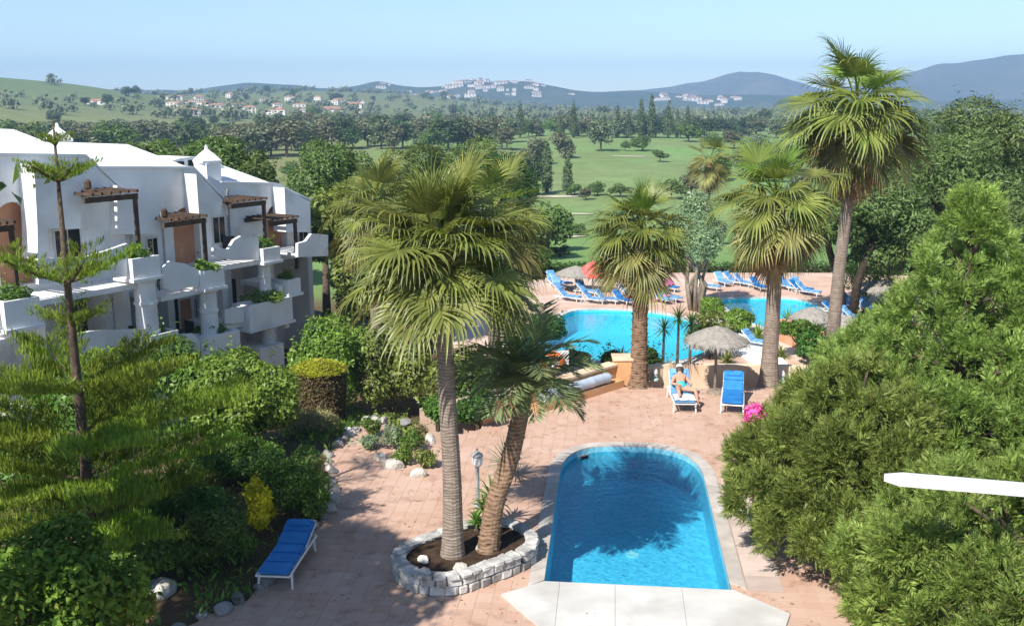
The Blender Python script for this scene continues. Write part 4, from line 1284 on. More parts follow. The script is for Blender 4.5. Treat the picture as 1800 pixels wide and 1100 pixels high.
# ================================================================== RIGHT-HAND CONIFERS
def conifer(name, label, base, prof, nl, nsp, seed, lean=(0, 0), trunk_h=None, ssz=(0.20, 0.50)):
    """prof: list of (z, radius); lobes on the cone's skin carry feathery sprays"""
    r = np.random.default_rng(seed)
    zs = np.array([p[0] for p in prof]); rs = np.array([p[1] for p in prof])
    z = r.uniform(0, 1, nl * 3); z = zs[0] + (zs[-1] - zs[0]) * z
    rad = np.interp(z, zs, rs); keep = r.random(len(z)) < (rad + .6) / (rs.max() + .6); z = z[keep][:nl]; rad = rad[keep][:nl]
    an = r.uniform(0, 2 * math.pi, len(z))
    lr = np.clip(0.19 + 0.125 * rad, 0.2, 0.56) * r.uniform(0.75, 1.3, len(z))
    k = np.clip(rad - lr * 0.55, 0, None) * r.uniform(0.62, 1.13, len(z))
    C = np.stack([np.cos(an) * k, np.sin(an) * k, z], 1)
    per = np.maximum(26, (nsp * lr ** 2 / (lr ** 2).sum()).astype(int))
    idx = np.repeat(np.arange(len(z)), per)
    d = rand_dirs(r, len(idx)); out = np.stack([np.cos(an), np.sin(an), np.full(len(z), .35)], 1)[idx]
    d = unit(d + out * 0.95)
    P = C[idx] + d * (lr[idx] * r.uniform(0.55, 0.95, len(idx)))[:, None]
    P = P[:, :]; ok = P[:, 2] > zs[0] - .1; P = P[ok]; d = d[ok]
    A = unit(d * .8 + r.normal(size=P.shape) * 0.28 + np.array([0, 0, 0.5]))
    N = unit(np.cross(A, r.normal(size=P.shape)) + np.array([0, 0, 0.5]))
    protos = [spray_proto(r, 16) for _ in range(4)]
    sel = r.integers(0, 4, len(P)); Vs = []; 
    for q in range(4):
        mk = sel == q
        V, _ = scatter_proto(P[mk], A[mk], N[mk], protos[q], r.uniform(ssz[0], ssz[1], mk.sum()))
        Vs.append(V)
    V = np.vstack(Vs)
    me = np_mesh('crown', V, np.arange(len(V)).reshape(-1, 4), 'thuja')
    t = thing(name, label, 'conifer', base)
    th = trunk_h or zs[-1] * 0.9
    mb = MB().tube([(0, 0, -.3), (0, 0, th * .5), (0.05, 0, th)], [0.22, 0.15, 0.03], 9)
    for i in range(0, len(z), 3):
        c = C[i]; mb.tube([(0, 0, max(0.25, c[2] - .5)), tuple(c * np.array([.6, .6, 1]) - np.array([0, 0, .15])), tuple(c)], [0.05, 0.03, 0.012], 5)
    mb.build('trunk', 'bark', t, smooth=True)
    link('crown', me, t)
    return t
conifer('thuja_tree', 'tall pointed feathery conifer rising over the right edge of the terrace', (9.4, 20.3, 0), [(0.9, 2.5), (1.8, 3.2), (2.8, 3.0), (3.6, 2.2), (4.3, 1.6), (5.2, 1.15), (6.2, 0.7), (7.15, 0.12)], 250, 18500, 101)
conifer('thuja_tree', 'bushy light green conifer spreading over the paving right of the small pool', (6.85, 18.7, 0), [(0.55, 1.5), (1.1, 2.15), (2.0, 2.15), (2.9, 1.5), (3.6, 0.7), (3.9, 0.2)], 120, 11500, 102)
conifer('thuja_tree', 'low spreading conifer in the bottom right corner below the white beam', (8.3, 14.9, 0), [(0.4, 2.0), (1.2, 2.7), (2.2, 2.3), (2.9, 1.3), (3.3, 0.3)], 115, 10000, 103)
conifer('thuja_tree', 'conifer at the right edge of the view behind the white beam', (13.0, 19.5, 0), [(0.6, 2.4), (2.0, 2.8), (3.6, 2.5), (4.8, 1.7), (5.8, 0.6), (6.1, 0.2)], 130, 6000, 104)

# ================================================================== TIERED PINE ON THE LEFT
def norfolk(base, tiers, height, seed):
    r = np.random.default_rng(seed)
    t = thing('norfolk_pine', 'tiered pine with thin straight trunk and flat whorls of upturned branches', 'pine tree', base)
    trunk = MB().tube([(0, 0, -.3), (0, 0, height * .35), (-.02, 0, height * .7), (0, 0, height)], [0.13, 0.10, 0.06, 0.015], 9)
    trunk.build('trunk', 'bark', t, smooth=True)
    # brush: upright narrow needles on a short twig
    q = []
    for i in range(17):
        tt = (i + .5) / 17
        bp = np.array([[tt * 0.5, r.normal() * .012, 0]])
        a = np.array([[0.35, r.normal() * 0.45, 1.0]])
        V, _ = leaf_quads(bp, a, np.array([[r.normal(), 1.0, 0.2]]), np.array([0.18 * r.uniform(.6, 1.3)]), np.array([0.024]), .2)
        q.append(V)
    brush = np.vstack(q)
    for ti, (z, rad, nb, rise) in enumerate(tiers):
        off = r.uniform(0, 6.28)
        for k in range(nb):
            an = off + 2 * math.pi * k / nb + r.uniform(-.15, .15)
            L = rad * r.uniform(0.82, 1.1); dr = np.array([math.cos(an), math.sin(an), 0]); sd_ = np.array([-math.sin(an), math.cos(an), 0])
            pts = [dr * L * s + np.array([0, 0, z + rise * L * (s ** 1.3)]) for s in np.linspace(0, 1, 7)]
            br = MB().tube([tuple(p) for p in pts], list(np.linspace(0.035, 0.010, 7)), 6).build('branch', 'bark', t)
            P = []; A = []; N = []; S = []
            n = int(6 + L * 9)
            for i in range(n):
                s = 0.12 + 0.88 * (i + .5) / n
                c = dr * L * s + np.array([0, 0, z + rise * L * s ** 1.3])
                wd = 0.42 * L * (1 - (s - .55) ** 2 * 1.4) * 0.75
                for sg in (-1, 1):
                    a = unit(dr * 0.75 + sd_ * sg + np.array([0, 0, .28]))
                    m = max(1, int(wd / 0.24))
                    for j in range(m):
                        P.append(c + a * j * 0.22 + r.normal(size=3) * .02); A.append(a + r.normal(size=3) * .12); N.append(np.array([0, 0, 1.0]) + r.normal(size=3) * .15); S.append(r.uniform(.8, 1.2) * (0.5 + .3 * min(L, 2)))
            V, Fq = scatter_proto(np.array(P), np.array(A), np.array(N), brush, np.array(S))
            link('needles', np_mesh('needles', V, Fq, 'norfolk'), br)
norfolk((-8.15, 18.0, 0), [(8.25, 0.10, 3, 0.9), (7.6, 0.52, 5, 0.5), (5.75, 1.2, 5, 0.47), (4.95, 0.55, 4, 0.5), (3.75, 2.2, 5, 0.24), (2.8, 2.6, 5, 0.17), (1.9, 2.7, 5, 0.12), (1.1, 2.3, 4, 0.1)], 8.7, 8)

# ================================================================== SHRUBS AND TREES
def bush(name, label, cat, loc, Rad, n, size, mat, seed, m=12, aspect=0.5, group=None, zc=None, rl=(0.26, 0.5), stem=True, droop=0.2, jit=0.7):
    r = np.random.default_rng(seed)
    lob = auto_lobes(r, Rad, m, rl)
    zc = Rad[2] * 0.92 if zc is None else zc
    lob[:, 2] += zc
    me = crown_mesh('foliage', r, lob, n, size, mat, aspect, zmin=0.02, droop=droop, jit=jit)
    t = thing(name, label, cat, loc, 0, group)
    if stem:
        mb = MB()
        for k in range(4):
            c = lob[k % len(lob), :3]
            mb.tube([(0.04 * math.cos(k * 1.6), 0.04 * math.sin(k * 1.6), -.15), tuple(c * np.array([.4, .4, .45])), tuple(c)], [0.035, 0.025, 0.01], 5)
        mb.build('stem', 'bark', t)
    link('foliage', me, t)
    return t

def gz(x, y): return (x, y, H1(x, y))
LG = dict(group=None)
bush('leafy_bush', 'big bright green leafy bush in front of the apartments', 'bush', gz(-7.0, 24.6), (1.55, 1.4, 1.5), 22000, 0.12, 'bright_green', 201, 34, rl=(.16, .34))
bush('evergreen_bush', 'dark green rounded bush beside the path, above the blue lounger', 'bush', gz(-4.72, 20.45), (0.8, 0.8, 0.92), 9000, 0.11, 'mid_green', 202, 10, aspect=0.28)
bush('yellow_bush', 'small vivid yellow leaved bush against the dark green one', 'bush', gz(-5.35, 19.75), (0.36, 0.34, 0.62), 3000, 0.09, 'yellow_leaf', 203, 7)
bush('garden_bush', 'dark shaded bush immediately left of the near blue lounger', 'bush', gz(-5.85, 18.2), (0.85, 0.75, 0.62), 8000, 0.10, 'mid_green', 204, 10, aspect=0.35)
bush('garden_bush', 'low shaded bush in the bottom left garden behind a pale boulder', 'bush', gz(-7.1, 17.4), (0.95, 0.8, 0.6), 6000, 0.10, 'mid_green', 205, 10, aspect=0.4)
bush('garden_bush', 'loose green shrub under the tiered pine, left of the yellow bush', 'bush', gz(-7.3, 20.6), (0.9, 0.9, 0.5), 6000, 0.11, 'mid_green', 206, 10, aspect=0.35)
bush('garden_bush', 'dark shrub below the big bright green leafy bush', 'bush', gz(-6.6, 22.6), (1.2, 0.9, 0.6), 7000, 0.11, 'mid_green', 207, 10, aspect=0.4)
bush('garden_bush', 'shaded shrub behind the tiered pine trunk, at the left edge', 'bush', gz(-10.6, 21.0), (1.4, 1.2, 1.2), 8000, 0.12, 'mid_green', 208, 12, aspect=0.4)
bush('garden_bush', 'green shrub at the foot of the white lower balcony, left side', 'bush', gz(-11.6, 26.5), (1.7, 1.4, 1.3), 9000, 0.14, 'mid_green', 209, 12)
bush('garden_bush', 'green shrub below the curved white lower balcony', 'bush', gz(-10.2, 31.0), (1.8, 1.3, 1.6), 9000, 0.15, 'mid_green', 210, 12)
r_ = np.random.default_rng(211)
# broad-leaved tree in the bottom-left corner and its off-view neighbour that shades the paving
def leafy_tree(label, loc, hgt, Rad, n, size, mat, seed, m=16, bark='bark', rz=0, tr=0.13, name='leafy_tree', aspect=0.5, cat='tree', group=None, lo=-0.5, depth=.35, rl=(.2, .45), cr=.5):
    r = np.random.default_rng(seed)
    lob = auto_lobes(r, Rad, m, rl, lo=lo, cr=cr); lob[:, 2] += hgt
    me = crown_mesh('crown', r, lob, n, size, mat, aspect, depth=depth)
    fork = (0.05, 0.03, hgt - Rad[2] * 0.75)
    return make_tree(name, label, cat, loc, [(0, 0, -.4), (0.03, 0.02, fork[2] * .5), fork], [tr * 1.4, tr * 1.1, tr * .85], me, bark=bark, limbs=limbs_to(lob, fork, tr * .7), group=group)
leafy_tree('lime green broadleaf tree filling the bottom left corner', gz(-6.7, 13.4), 1.75, (1.5, 1.45, 1.35), 15000, 0.12, 'lime_tree', 212, m=30, rl=(.14, .30), cr=.38, depth=.6)
leafy_tree('broadleaf tree standing just outside the left edge, shading the paving', gz(-8.5, 10.2), 8.2, (2.8, 2.7, 1.7), 15000, 0.21, 'mid_green', 213, tr=.2)
palm('fan_palm', 'fan palm standing just outside the left edge, casting fingered shade', gz(-9.1, 11.9), [(0, 0, -.2), (0, 0, 4), (0.05, 0, 8.6)], 0.22, 0.18, 1.95, 34, GREEN, seed=88, emin=-30)
# clipped drum hedge
def drum(loc, Rr, hh):
    r = np.random.default_rng(77)
    t = thing('clipped_hedge', 'drum shaped clipped hedge with flat yellow green top', 'hedge', loc)
    n = 9000; an = r.uniform(0, 6.283, n); z = r.uniform(0.05, 1, n) * hh
    rr = Rr * (0.86 + 0.12 * z / hh) * (1 - 0.1 * r.random(n) ** 2)
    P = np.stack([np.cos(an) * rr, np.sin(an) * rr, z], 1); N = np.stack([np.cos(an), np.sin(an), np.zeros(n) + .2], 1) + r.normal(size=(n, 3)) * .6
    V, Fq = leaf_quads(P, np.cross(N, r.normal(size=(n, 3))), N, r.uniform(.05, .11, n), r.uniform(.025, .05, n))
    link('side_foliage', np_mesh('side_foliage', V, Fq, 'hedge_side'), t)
    n = 8000; an = r.uniform(0, 6.283, n); q = np.sqrt(r.random(n)) * Rr * 0.99
    P = np.stack([np.cos(an) * q, np.sin(an) * q, hh + 0.26 * (1 - (q / Rr) ** 2) - .06 * r.random(n)], 1); N = np.array([0, 0, 1.0]) + r.normal(size=(n, 3)) * .5
    V, Fq = leaf_quads(P, np.cross(N, r.normal(size=(n, 3))), N, r.uniform(.05, .10, n), r.uniform(.025, .05, n))
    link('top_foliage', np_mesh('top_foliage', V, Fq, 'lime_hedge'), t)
    MB().lathe([(Rr * .72, -.1), (Rr * .82, hh * .95), (Rr * .5, hh + .1)], 18).build('woody_core', 'dark_bark', t)
dh = AT(563, 715, 29.5)
drum((float(dh[0]), 29.5, H1(float(dh[0]), 29.5)), 0.86, 9 - 29.5 * math.tan(R(12) + math.atan(98 / FPX)) - H1(float(dh[0]), 29.5))

bush('leafy_bush', 'tall light green bush between the apartments and the clipped hedge', 'bush', gz(-7.0, 37.0), (1.8, 1.5, 2.2), 16000, 0.14, 'bright_green', 221, 30, rl=(.18, .38))
bush('leafy_bush', 'yellow green bush beneath the left fronds of the large palm', 'bush', gz(-4.6, 37.5), (1.7, 1.4, 2.1), 11000, 0.16, 'olive_green', 222, 16)
bush('garden_bush', 'olive green bush behind the large palm trunk, left of it', 'bush', gz(-3.35, 28.4), (1.3, 1.1, 1.45), 12000, 0.13, 'olive_green', 223, 14)
bush('garden_bush', 'dense green rounded bush directly right of the large palm trunk', 'bush', (-0.98, 26.95, -0.02), (0.62, 0.5, 0.62), 6000, 0.09, 'dark_green', 224, 8)
bush('garden_bush', 'small green bush directly left of the large palm trunk', 'bush', (-2.1, 27.0, -0.02), (0.45, 0.4, 0.5), 3600, 0.09, 'mid_green', 225, 7)
bush('dry_shrub', 'dry brownish shrub below the clipped drum hedge', 'shrub', gz(-5.7, 26.6), (0.85, 0.7, 0.34), 4500, 0.12, 'dry_shrub', 226, 9, aspect=0.18)
bush('garden_bush', 'dark bush behind the diagonal wall, under the leaning feather palm', 'bush', gz(-0.6, 31.0)[:2] + (-1.6,), (1.5, 1.2, 1.5), 9000, 0.13, 'dark_green', 227, 12)
bush('garden_bush', 'dark bush behind the diagonal wall, left of the orange lifebuoy', 'bush', (0.2, 33.9, -2.4), (1.0, 0.9, 1.3), 8000, 0.13, 'mid_green', 228, 12)
bush('garden_bush', 'loose olive bush behind the diagonal wall, above the pale rocks', 'bush', (-1.6, 31.3, -1.8), (1.2, 1.0, 1.5), 7000, 0.13, 'olive_green', 229, 12)

# spiky rosettes
def rosette(name, label, loc, n, L, Wd, mat, seed, emin=5, emax=85, stem=0.0, droop=0.15, cat='plant', group=None):
    r = np.random.default_rng(seed)
    t = thing(name, label, cat, loc, 0, group)
    V = []; Fq = []
    for k in range(n):
        an = 2.39996 * k; el = R(emax - (emax - emin) * (k / n) + r.uniform(-6, 6)); l = L * r.uniform(.75, 1.1)
        d = np.array([math.cos(an) * math.cos(el), math.sin(an) * math.cos(el), math.sin(el)]); sd_ = np.array([-math.sin(an), math.cos(an), 0])
        p = np.array([0, 0, stem]); o = len(V)
        for j, f in enumerate([0, .35, .7, 1.0]):
            w_ = Wd * [0.5, 1, .7, .04][j]
            V += [p - sd_ * w_ / 2, p + sd_ * w_ / 2]
            d = unit(d + np.array([0, 0, -droop * (j + 1) * .5])); p = p + d * l * .34
        for j in range(3):
            Fq.append([o + 2 * j, o + 2 * j + 1, o + 2 * j + 3, o + 2 * j + 2])
    link('leaves', np_mesh('leaves', np.array(V), np.array(Fq), mat), t)
    MB().tube([(0, 0, -.1), (0, 0, max(stem, .06))], [0.07, 0.045], 7).build('stem', 'bark', t)
    return t
rosette('yucca', 'spiky grey green yucca tuft behind the leaning palm', (-0.12, 22.9, 0), 90, 0.75, 0.035, 'silver_leaf', 301, -5, 85, 0.35)
for k, (px, py, hgt, lab) in enumerate([(1165, 642, 1.5, 'dark spiky plant on a stem, leftmost of the three in front of the main pool'), (1190, 645, 2.0, 'tallest dark spiky stem plant, middle of the three before the main pool'), (1212, 640, 1.7, 'dark spiky plant on a stem, rightmost of the three in front of the main pool')]):
    p = G(px, py, DZ)
    rosette('dracaena', lab, (float(p[0]), float(p[1]), DZ), 60, 0.7, 0.05, 'dark_green', 310 + k, -35, 85, hgt, 0.2)
for k, (px, py, L, mt, lab) in enumerate([(520, 752, .7, 'silver_leaf', 'agave tuft at the foot of the clipped drum hedge'), (1092, 640, .8, 'mid_green', 'small spreading palm shrub left of the rough brown trunk'), (1176, 652, .55, 'dry_shrub', 'brownish low plant behind the terrace wall by the spiky stems'), (1332, 596, .9, 'bright_green', 'strappy green plant beside the white path and pale palm trunk'), (1385, 572, .9, 'mid_green', 'slim plant standing at the edge of the right-hand pool'), (1278, 640, .7, 'olive_green', 'yellowish strappy plant right of the straw parasol'), (1372, 628, .6, 'olive_green', 'yellowish small plant right of the pale palm trunk')]):
    zz = DZ if px > 1000 else None
    p = G(px, py, DZ) if zz is not None else GH(px, py)
    rosette('strappy_plant', lab, (float(p[0]), float(p[1]), float(p[2])), 46, L, 0.07, mt, 330 + k, 8, 85, 0.05, 0.3)
for k, (px, py, hgt) in enumerate([(852, 918, .55), (838, 932, .4), (865, 905, .75)]):
    p = G(px, py, 0.3)
    rosette('bed_plant', ['green strappy plant between the two palms in the stone ringed bed', 'lowest green plant between the two palm trunks in the stone bed', 'tallest green plant leaning on the rough palm trunk in the stone bed'][k], (float(p[0]), float(p[1]), 0.28), 40, hgt * .75, 0.06, 'mid_green', 350 + k, 10, 85, hgt * .5, 0.3)
# rock-garden plants by the path
isl = [(656, 766, .34, 'mid_green'), (648, 790, .25, 'silver_leaf'), (690, 785, .36, 'silver_leaf'), (722, 792, .36, 'mid_green'), (705, 815, .30, 'bright_green'), (748, 822, .28, 'olive_green'), (735, 770, .25, 'dry_shrub')]
il = ['round green cushion plant, uppermost in the rock island by the path', 'small pale plant at the left tip of the rock island', 'grey green plant in the middle of the rock island', 'green plant beside the palm trunk in the rock island', 'bright green tuft at the front of the rock island', 'olive cushion plant at the right tip of the rock island', 'dry little plant at the back of the rock island']
for k, (px, py, rr, mt) in enumerate(isl):
    p = G(px, py, 0)
    bush('rockery_plant', il[k], 'plant', (float(p[0]), float(p[1]), 0.0), (rr, rr, rr * .85), 1300, 0.09, mt, 400 + k, 6, aspect=0.3, stem=False)
# bushes round the lower pools
for k, (px, py, Rx, Rz, mt, lab) in enumerate([
    (1246, 632, 1.05, 1.0, 'olive_green', 'domed green bush just behind the straw parasol'),
    (1249, 558, .62, .55, 'bright_green', 'small round light green bush between the two pools'),
    (1440, 640, 1.0, .8, 'dark_green', 'dark low bush behind the curving cream wall'),
    (950, 604, 1.1, .7, 'dark_green', 'dark hedge bush at the left end of the main pool'),
    (1300, 585, .75, .55, 'bright_green', 'light green shrub beside the white path between the pools'),
    (1400, 596, .95, .45, 'mid_green', 'low green bush on top of the terracotta planter'),
    (1143, 646, .45, .4, 'dark_green', 'dark green bush at the foot of the rough brown palm'),
    (1078, 646, .45, .35, 'mid_green', 'green bush at the main pool edge, left of the rough brown palm'),
    (1520, 530, 1.6, 1.2, 'bright_green', 'light green bush under the pines behind the right-hand loungers'),
    (1545, 610, 1.3, 1.0, 'mid_green', 'green bush below the pines near the curving wall'),
    (1012, 640, .5, .3, 'olive_green', 'loose olive shrub on the near edge of the main pool')]):
    z0 = DZ + (0.8 if 'planter' in lab else 0)
    p = G(px, py, z0)
    bush('pool_bush', lab, 'bush', (float(p[0]), float(p[1]), z0), (Rx, Rx * .9, Rz), 4200, 0.12, mt, 430 + k, 10)
# planter plants on the balconies
bl_lab = ['trailing green plants in the balcony box beside the middle pergola', 'green plants in the balcony box above the right white column', 'green plants in the balcony box above the sunlit left column', 'plants in the low white box right of the sunlit column', 'plants in the long white box at the foot of the right column', 'lush green plants in the box of the lower balcony under the third arch', 'green plants in the white box at the left edge', 'little plants in the box beside the third pergola']
for k, (u, v, z, wd) in enumerate(PLN_SPOTS):
    p = bworld(u, v, z - 0.14)
    bush('box_plant', bl_lab[k % len(bl_lab)], 'plant', p, (max(.35, wd * .45), .42, .34), 1500, 0.10, ['mid_green', 'bright_green'][k % 2], 460 + k, 7, stem=False, zc=.2)
# hedge at the far side of the deck
r_ = np.random.default_rng(500)
hd = thing('clipped_hedge', 'long dark clipped hedge between the pool deck and the golf lawn', 'hedge', (11.0, 62.5, -3.4))
n = 26000
P = np.stack([r_.uniform(-10, 14, n), r_.uniform(-.7, .7, n), r_.uniform(0.1, 2.35, n)], 1)
shell = (np.abs(P[:, 1]) > .5) | (P[:, 2] > 2.1); P = P[shell]; n = len(P)
N = np.where((P[:, 2] > 2.1)[:, None], np.array([[0, 0, 1.0]]), np.stack([np.zeros(n), np.sign(P[:, 1]), np.zeros(n) + .2], 1)) + r_.normal(size=(n, 3)) * .5
V, Fq = leaf_quads(P, np.cross(N, r_.normal(size=(n, 3))), N, r_.uniform(.14, .26, n), r_.uniform(.08, .13, n))
link('foliage', np_mesh('foliage', V, Fq, 'dark_green'), hd)
MB().box((2, 0, 1.0), (23.6, .9, 2.1)).build('woody_core', 'dark_bark', hd)

# multi-stemmed tree between the pools
def multi_tree(label, loc, seed):
    r = np.random.default_rng(seed)
    lob = auto_lobes(r, (1.5, 1.4, 1.9), 12); lob[:, 2] += 4.1
    me = crown_mesh('crown', r, lob, 9000, 0.16, 'silver_leaf', 0.35)
    t = thing('multi_stem_tree', label, 'tree', loc)
    mb = MB()
    for k in range(7):
        an = k * .9; c = lob[k, :3]
        mb.tube([(.22 * math.cos(an), .22 * math.sin(an), -.2), (.5 * math.cos(an), .45 * math.sin(an), 1.3), tuple(c * np.array([.8, .8, .75])), tuple(c)], [.13, .10, .07, .03], 7)
    mb.build('trunk', 'grey_bark', t, smooth=True)
    link('crown', me, t)
p = G(1222, 545, DZ); multi_tree('multi stemmed grey green tree standing between the two pools', (float(p[0]), float(p[1]), DZ), 510)

# big pines on the right
def pine(label, loc, stems, lobes, n, size, seed, mat='pine_green', name='umbrella_pine'):
    r = np.random.default_rng(seed)
    L = np.array(lobes, float)
    sub = []
    for l in L:
        s = auto_lobes(r, l[3:], 9, (0.38, 0.55)); s[:, :3] += l[:3]; sub.append(s)
    L2 = np.vstack(sub)
    me = crown_mesh('crown', r, L2, n, size, mat, 0.28, depth=.4)
    t = thing(name, label, 'pine tree', loc)
    mb = MB()
    for st, rad in stems: mb.tube(st, rad, 9)
    for l in L: 
        s = stems[int(np.argmin([np.linalg.norm(np.array(q[0][-1]) - l[:3]) for q in stems]))][0][-1]
        mb.tube([s, tuple((np.array(s) + l[:3]) / 2 + np.array([0, 0, -.2])), tuple(l[:3])], [.12, .08, .03], 6)
    mb.build('trunk', 'dark_bark', t, smooth=True)
    link('crown', me, t)
pine('large dark pine with forked leaning trunks beside the right-hand pool', (16.6, 48.5, DZ), [([(-.1, 0, -.2), (-.35, 0, 1.6), (-.9, .2, 3.2), (-1.2, .3, 4.4)], [.24, .2, .17, .12]), ([(.35, 0, -.2), (.5, 0, 1.8), (1.0, 0, 3.4), (1.6, .2, 4.6)], [.25, .21, .17, .12])],
     [(-1.6, 0, 5.0, 1.9, 1.6, 1.1), (1.2, .3, 5.6, 2.2, 1.8, 1.5), (2.6, -.5, 4.4, 1.6, 1.5, 1.1), (-.2, .5, 6.6, 1.6, 1.5, 1.1), (3.4, .3, 3.6, 1.5, 1.4, .9), (0.2, .4, 4.3, 1.5, 1.3, .8)], 24000, 0.24, 521)
pine('broad pine with dark trunk behind the pointed conifer', (21.0, 50.0, -3.2), [([(-.6, 0, -.2), (-.7, 0, 2.5), (-.4, 0, 5.0), (0, 0, 6.6)], [.3, .26, .2, .14])],
     [(-2.2, 0, 6.3, 2.2, 2.0, 1.6), (.6, 0, 8.6, 2.8, 2.3, 1.9), (3.0, 0, 6.9, 2.5, 2.2, 1.7), (0, 0, 5.6, 2.4, 2.2, 1.4), (-2.6, -.3, 4.6, 1.7, 1.6, 1.1)], 28000, 0.26, 522)
pine('high rounded pine at the right skyline', (27.0, 58.0, -3.2), [([(0, 0, -.2), (.1, 0, 3), (0, 0, 6.8)], [.34, .28, .18])],
     [(-3.4, 0, 8.6, 2.9, 2.5, 2.2), (0, 0, 9.9, 3.2, 2.8, 2.2), (3.2, 0, 8.2, 2.8, 2.5, 2.1), (0, -1, 6.4, 3.4, 2.6, 1.8)], 26000, 0.28, 523)
pine('dark rounded pine at the right edge behind the tall pointed conifer', (21.3, 42.0, -3.2), [([(0, 0, -.2), (.1, 0, 2.5), (0, 0, 5.4)], [.3, .25, .16])],
     [(-1.8, 0, 6.2, 2.0, 2.0, 1.8), (1.0, 0, 7.0, 2.4, 2.2, 1.9), (0, -.5, 4.8, 2.6, 2.2, 1.6)], 20000, 0.25, 524)

# trees around and behind the apartments
tr_list = [
    (235, 256, 64, 2.6, 2.2, 'olive_dark', 'dark green round tree behind the apartments, leftmost of the row'),
    (310, 240, 66, 2.8, 2.4, 'olive_dark', 'dark green round tree behind the roof vault'),
    (380, 240, 65, 2.6, 2.3, 'olive_dark', 'dark green round tree behind the right chimney'),
    (430, 262, 64, 2.0, 2.0, 'olive_dark', 'dark green round tree behind the third white roof'),
    (585, 252, 74, 3.0, 2.8, 'olive_dark', 'big green tree left of the large palm, on the golf lawn edge'),
    (608, 325, 50, 2.3, 2.4, 'olive_green', 'olive tree right of the apartments, beside the golf lawn'),
    (566, 352, 56, 1.5, 2.0, 'mid_green', 'green tree directly behind the end of the apartments'),
    (740, 250, 82, 4.0, 3.0, 'olive_dark', 'broad green tree seen above the large palm, left'),
    (830, 246, 84, 4.2, 3.2, 'olive_dark', 'broad green tree seen above the large palm, right'),
    (890, 272, 80, 2.4, 3.0, 'dark_green', 'dark tree right of the large palm crown'),
    (660, 425, 47, 2.0, 2.4, 'olive_green', 'olive green tree hidden behind the left fronds of the large palm'),
    (930, 440, 60, 1.6, 1.8, 'dark_green', 'dark tree right of the large palm at the deck corner')]
for k, (px, py, y, rx, rz, mt, lab) in enumerate(tr_list):
    c = AT(px, py, y); g0 = H1(float(c[0]), y)
    leafy_tree(lab, (float(c[0]), y, g0), float(c[2]) - g0 - rz * .95, (rx, rx * .9, rz), 12000, 0.22, mt, 540 + k, 22, tr=.2)

# ================================================================== FAR TREES (shared meshes)
def far_proto(kind, seed):
    r = np.random.default_rng(seed)
    if kind == 'round':
        lob = auto_lobes(r, (.46, .44, .44), 13, (.25, .48), lo=-.95); lob[:, 2] += .50; n, s, mt, a = 1500, .085, 'far_grey', .55
    elif kind == 'dark':
        lob = auto_lobes(r, (.5, .45, .45), 13, (.25, .5), lo=-.95); lob[:, 2] += .48; n, s, mt, a = 1500, .085, 'far_dark', .55
    elif kind == 'green':
        lob = auto_lobes(r, (.52, .48, .40), 13, (.25, .5), lo=-.8); lob[:, 2] += .54; n, s, mt, a = 1500, .085, 'far_green', .55
    elif kind == 'column':
        zs = np.linspace(.1, .95, 12); lob = np.array([[r.normal() * .008, r.normal() * .008, z, .115 * math.sin(math.pi * min(1, .22 + z * .80)) ** .7, .115 * math.sin(math.pi * min(1, .22 + z * .80)) ** .7, .08] for z in zs]); n, s, mt, a = 1500, .05, 'far_cypress', .45
    else:
        zs = np.linspace(.15, .97, 11); lob = np.array([[0, 0, z, .26 * (1.03 - z) + .02, .26 * (1.03 - z) + .02, .06] for z in zs]); n, s, mt, a = 1500, .06, 'far_cypress', .4
    lob = np.asarray(lob)
    w_ = lob[:, 3] * lob[:, 4] + lob[:, 4] * lob[:, 5]; k = r.choice(len(lob), n, p=w_ / w_.sum())
    d = rand_dirs(r, n); P = lob[k, :3] + lob[k, 3:] * d * (1 - .35 * r.random((n, 1)))
    N = unit(d + r.normal(size=(n, 3)) * .5 + np.array([0, 0, .3])); A = np.cross(N, r.normal(size=(n, 3)))
    L = s * r.uniform(.7, 1.3, n)
    V, Fq = leaf_quads(P, A, N, L, L * a)
    mb = MB().tube([(0, 0, -.06), (.01, 0, .3), (0, .01, .62)], [.03, .024, .01], 5, cap=False)
    o = len(V); V = np.vstack([V, np.array(mb.v)]); F2 = np.array(mb.f) + o
    me = np_mesh('far_tree', V, np.vstack([Fq, F2]), [mt, 'bark'])
    mi = np.zeros(len(me.polygons), np.int32); mi[len(Fq):] = 1
    me.polygons.foreach_set('material_index', mi)
    return me
PROTO = {k: [far_proto(k, 600 + 10 * i + j) for j in range(3)] for i, k in enumerate(['round', 'dark', 'green', 'column', 'cone'])}
rf = random.Random(4)
def far_tree(kind, x, y, h, label, group=None, wide=1.0, name=None, z=None):
    o = link(name or {'column': 'cypress_tree', 'cone': 'conifer_tree'}.get(kind, 'parkland_tree'), rf.choice(PROTO[kind]), None, (x, y, (H1(x, y) if z is None else z)))
    o.scale = (h * wide, h * wide, h); o.rotation_euler = (0, 0, rf.uniform(0, 6.28))
    tag(o, label, 'tree', group)
    return o
def far_at(kind, px, pytop, pybase, label, group=None, wide=1.0):
    p = GH(px, pybase); y = float(p[1]); top = AT(px, pytop, y)
    return far_tree(kind, float(p[0]), y, max(1.0, float(top[2]) - float(p[2])), label, group, wide)
far_at('column', 961, 248, 340, 'slim cypress on the golf lawn, left one of the pair', None, 1.1)
far_at('column', 997, 272, 344, 'slim shorter cypress on the golf lawn, right one of the pair', None, 1.15)
far_at('dark', 933, 268, 345, 'dark dense tree left of the pair of slim cypresses', None, .62)
far_at('round', 990, 222, 278, 'brownish round tree on the golf lawn above the slim cypresses', None, 1.1)
far_at('round', 1056, 206, 266, 'brownish tree standing alone on the golf lawn with a dark shadow', None, 1.05)
far_at('green', 1130, 236, 266, 'low spreading tree on the golf lawn, right of the lone brownish tree', None, 1.6)
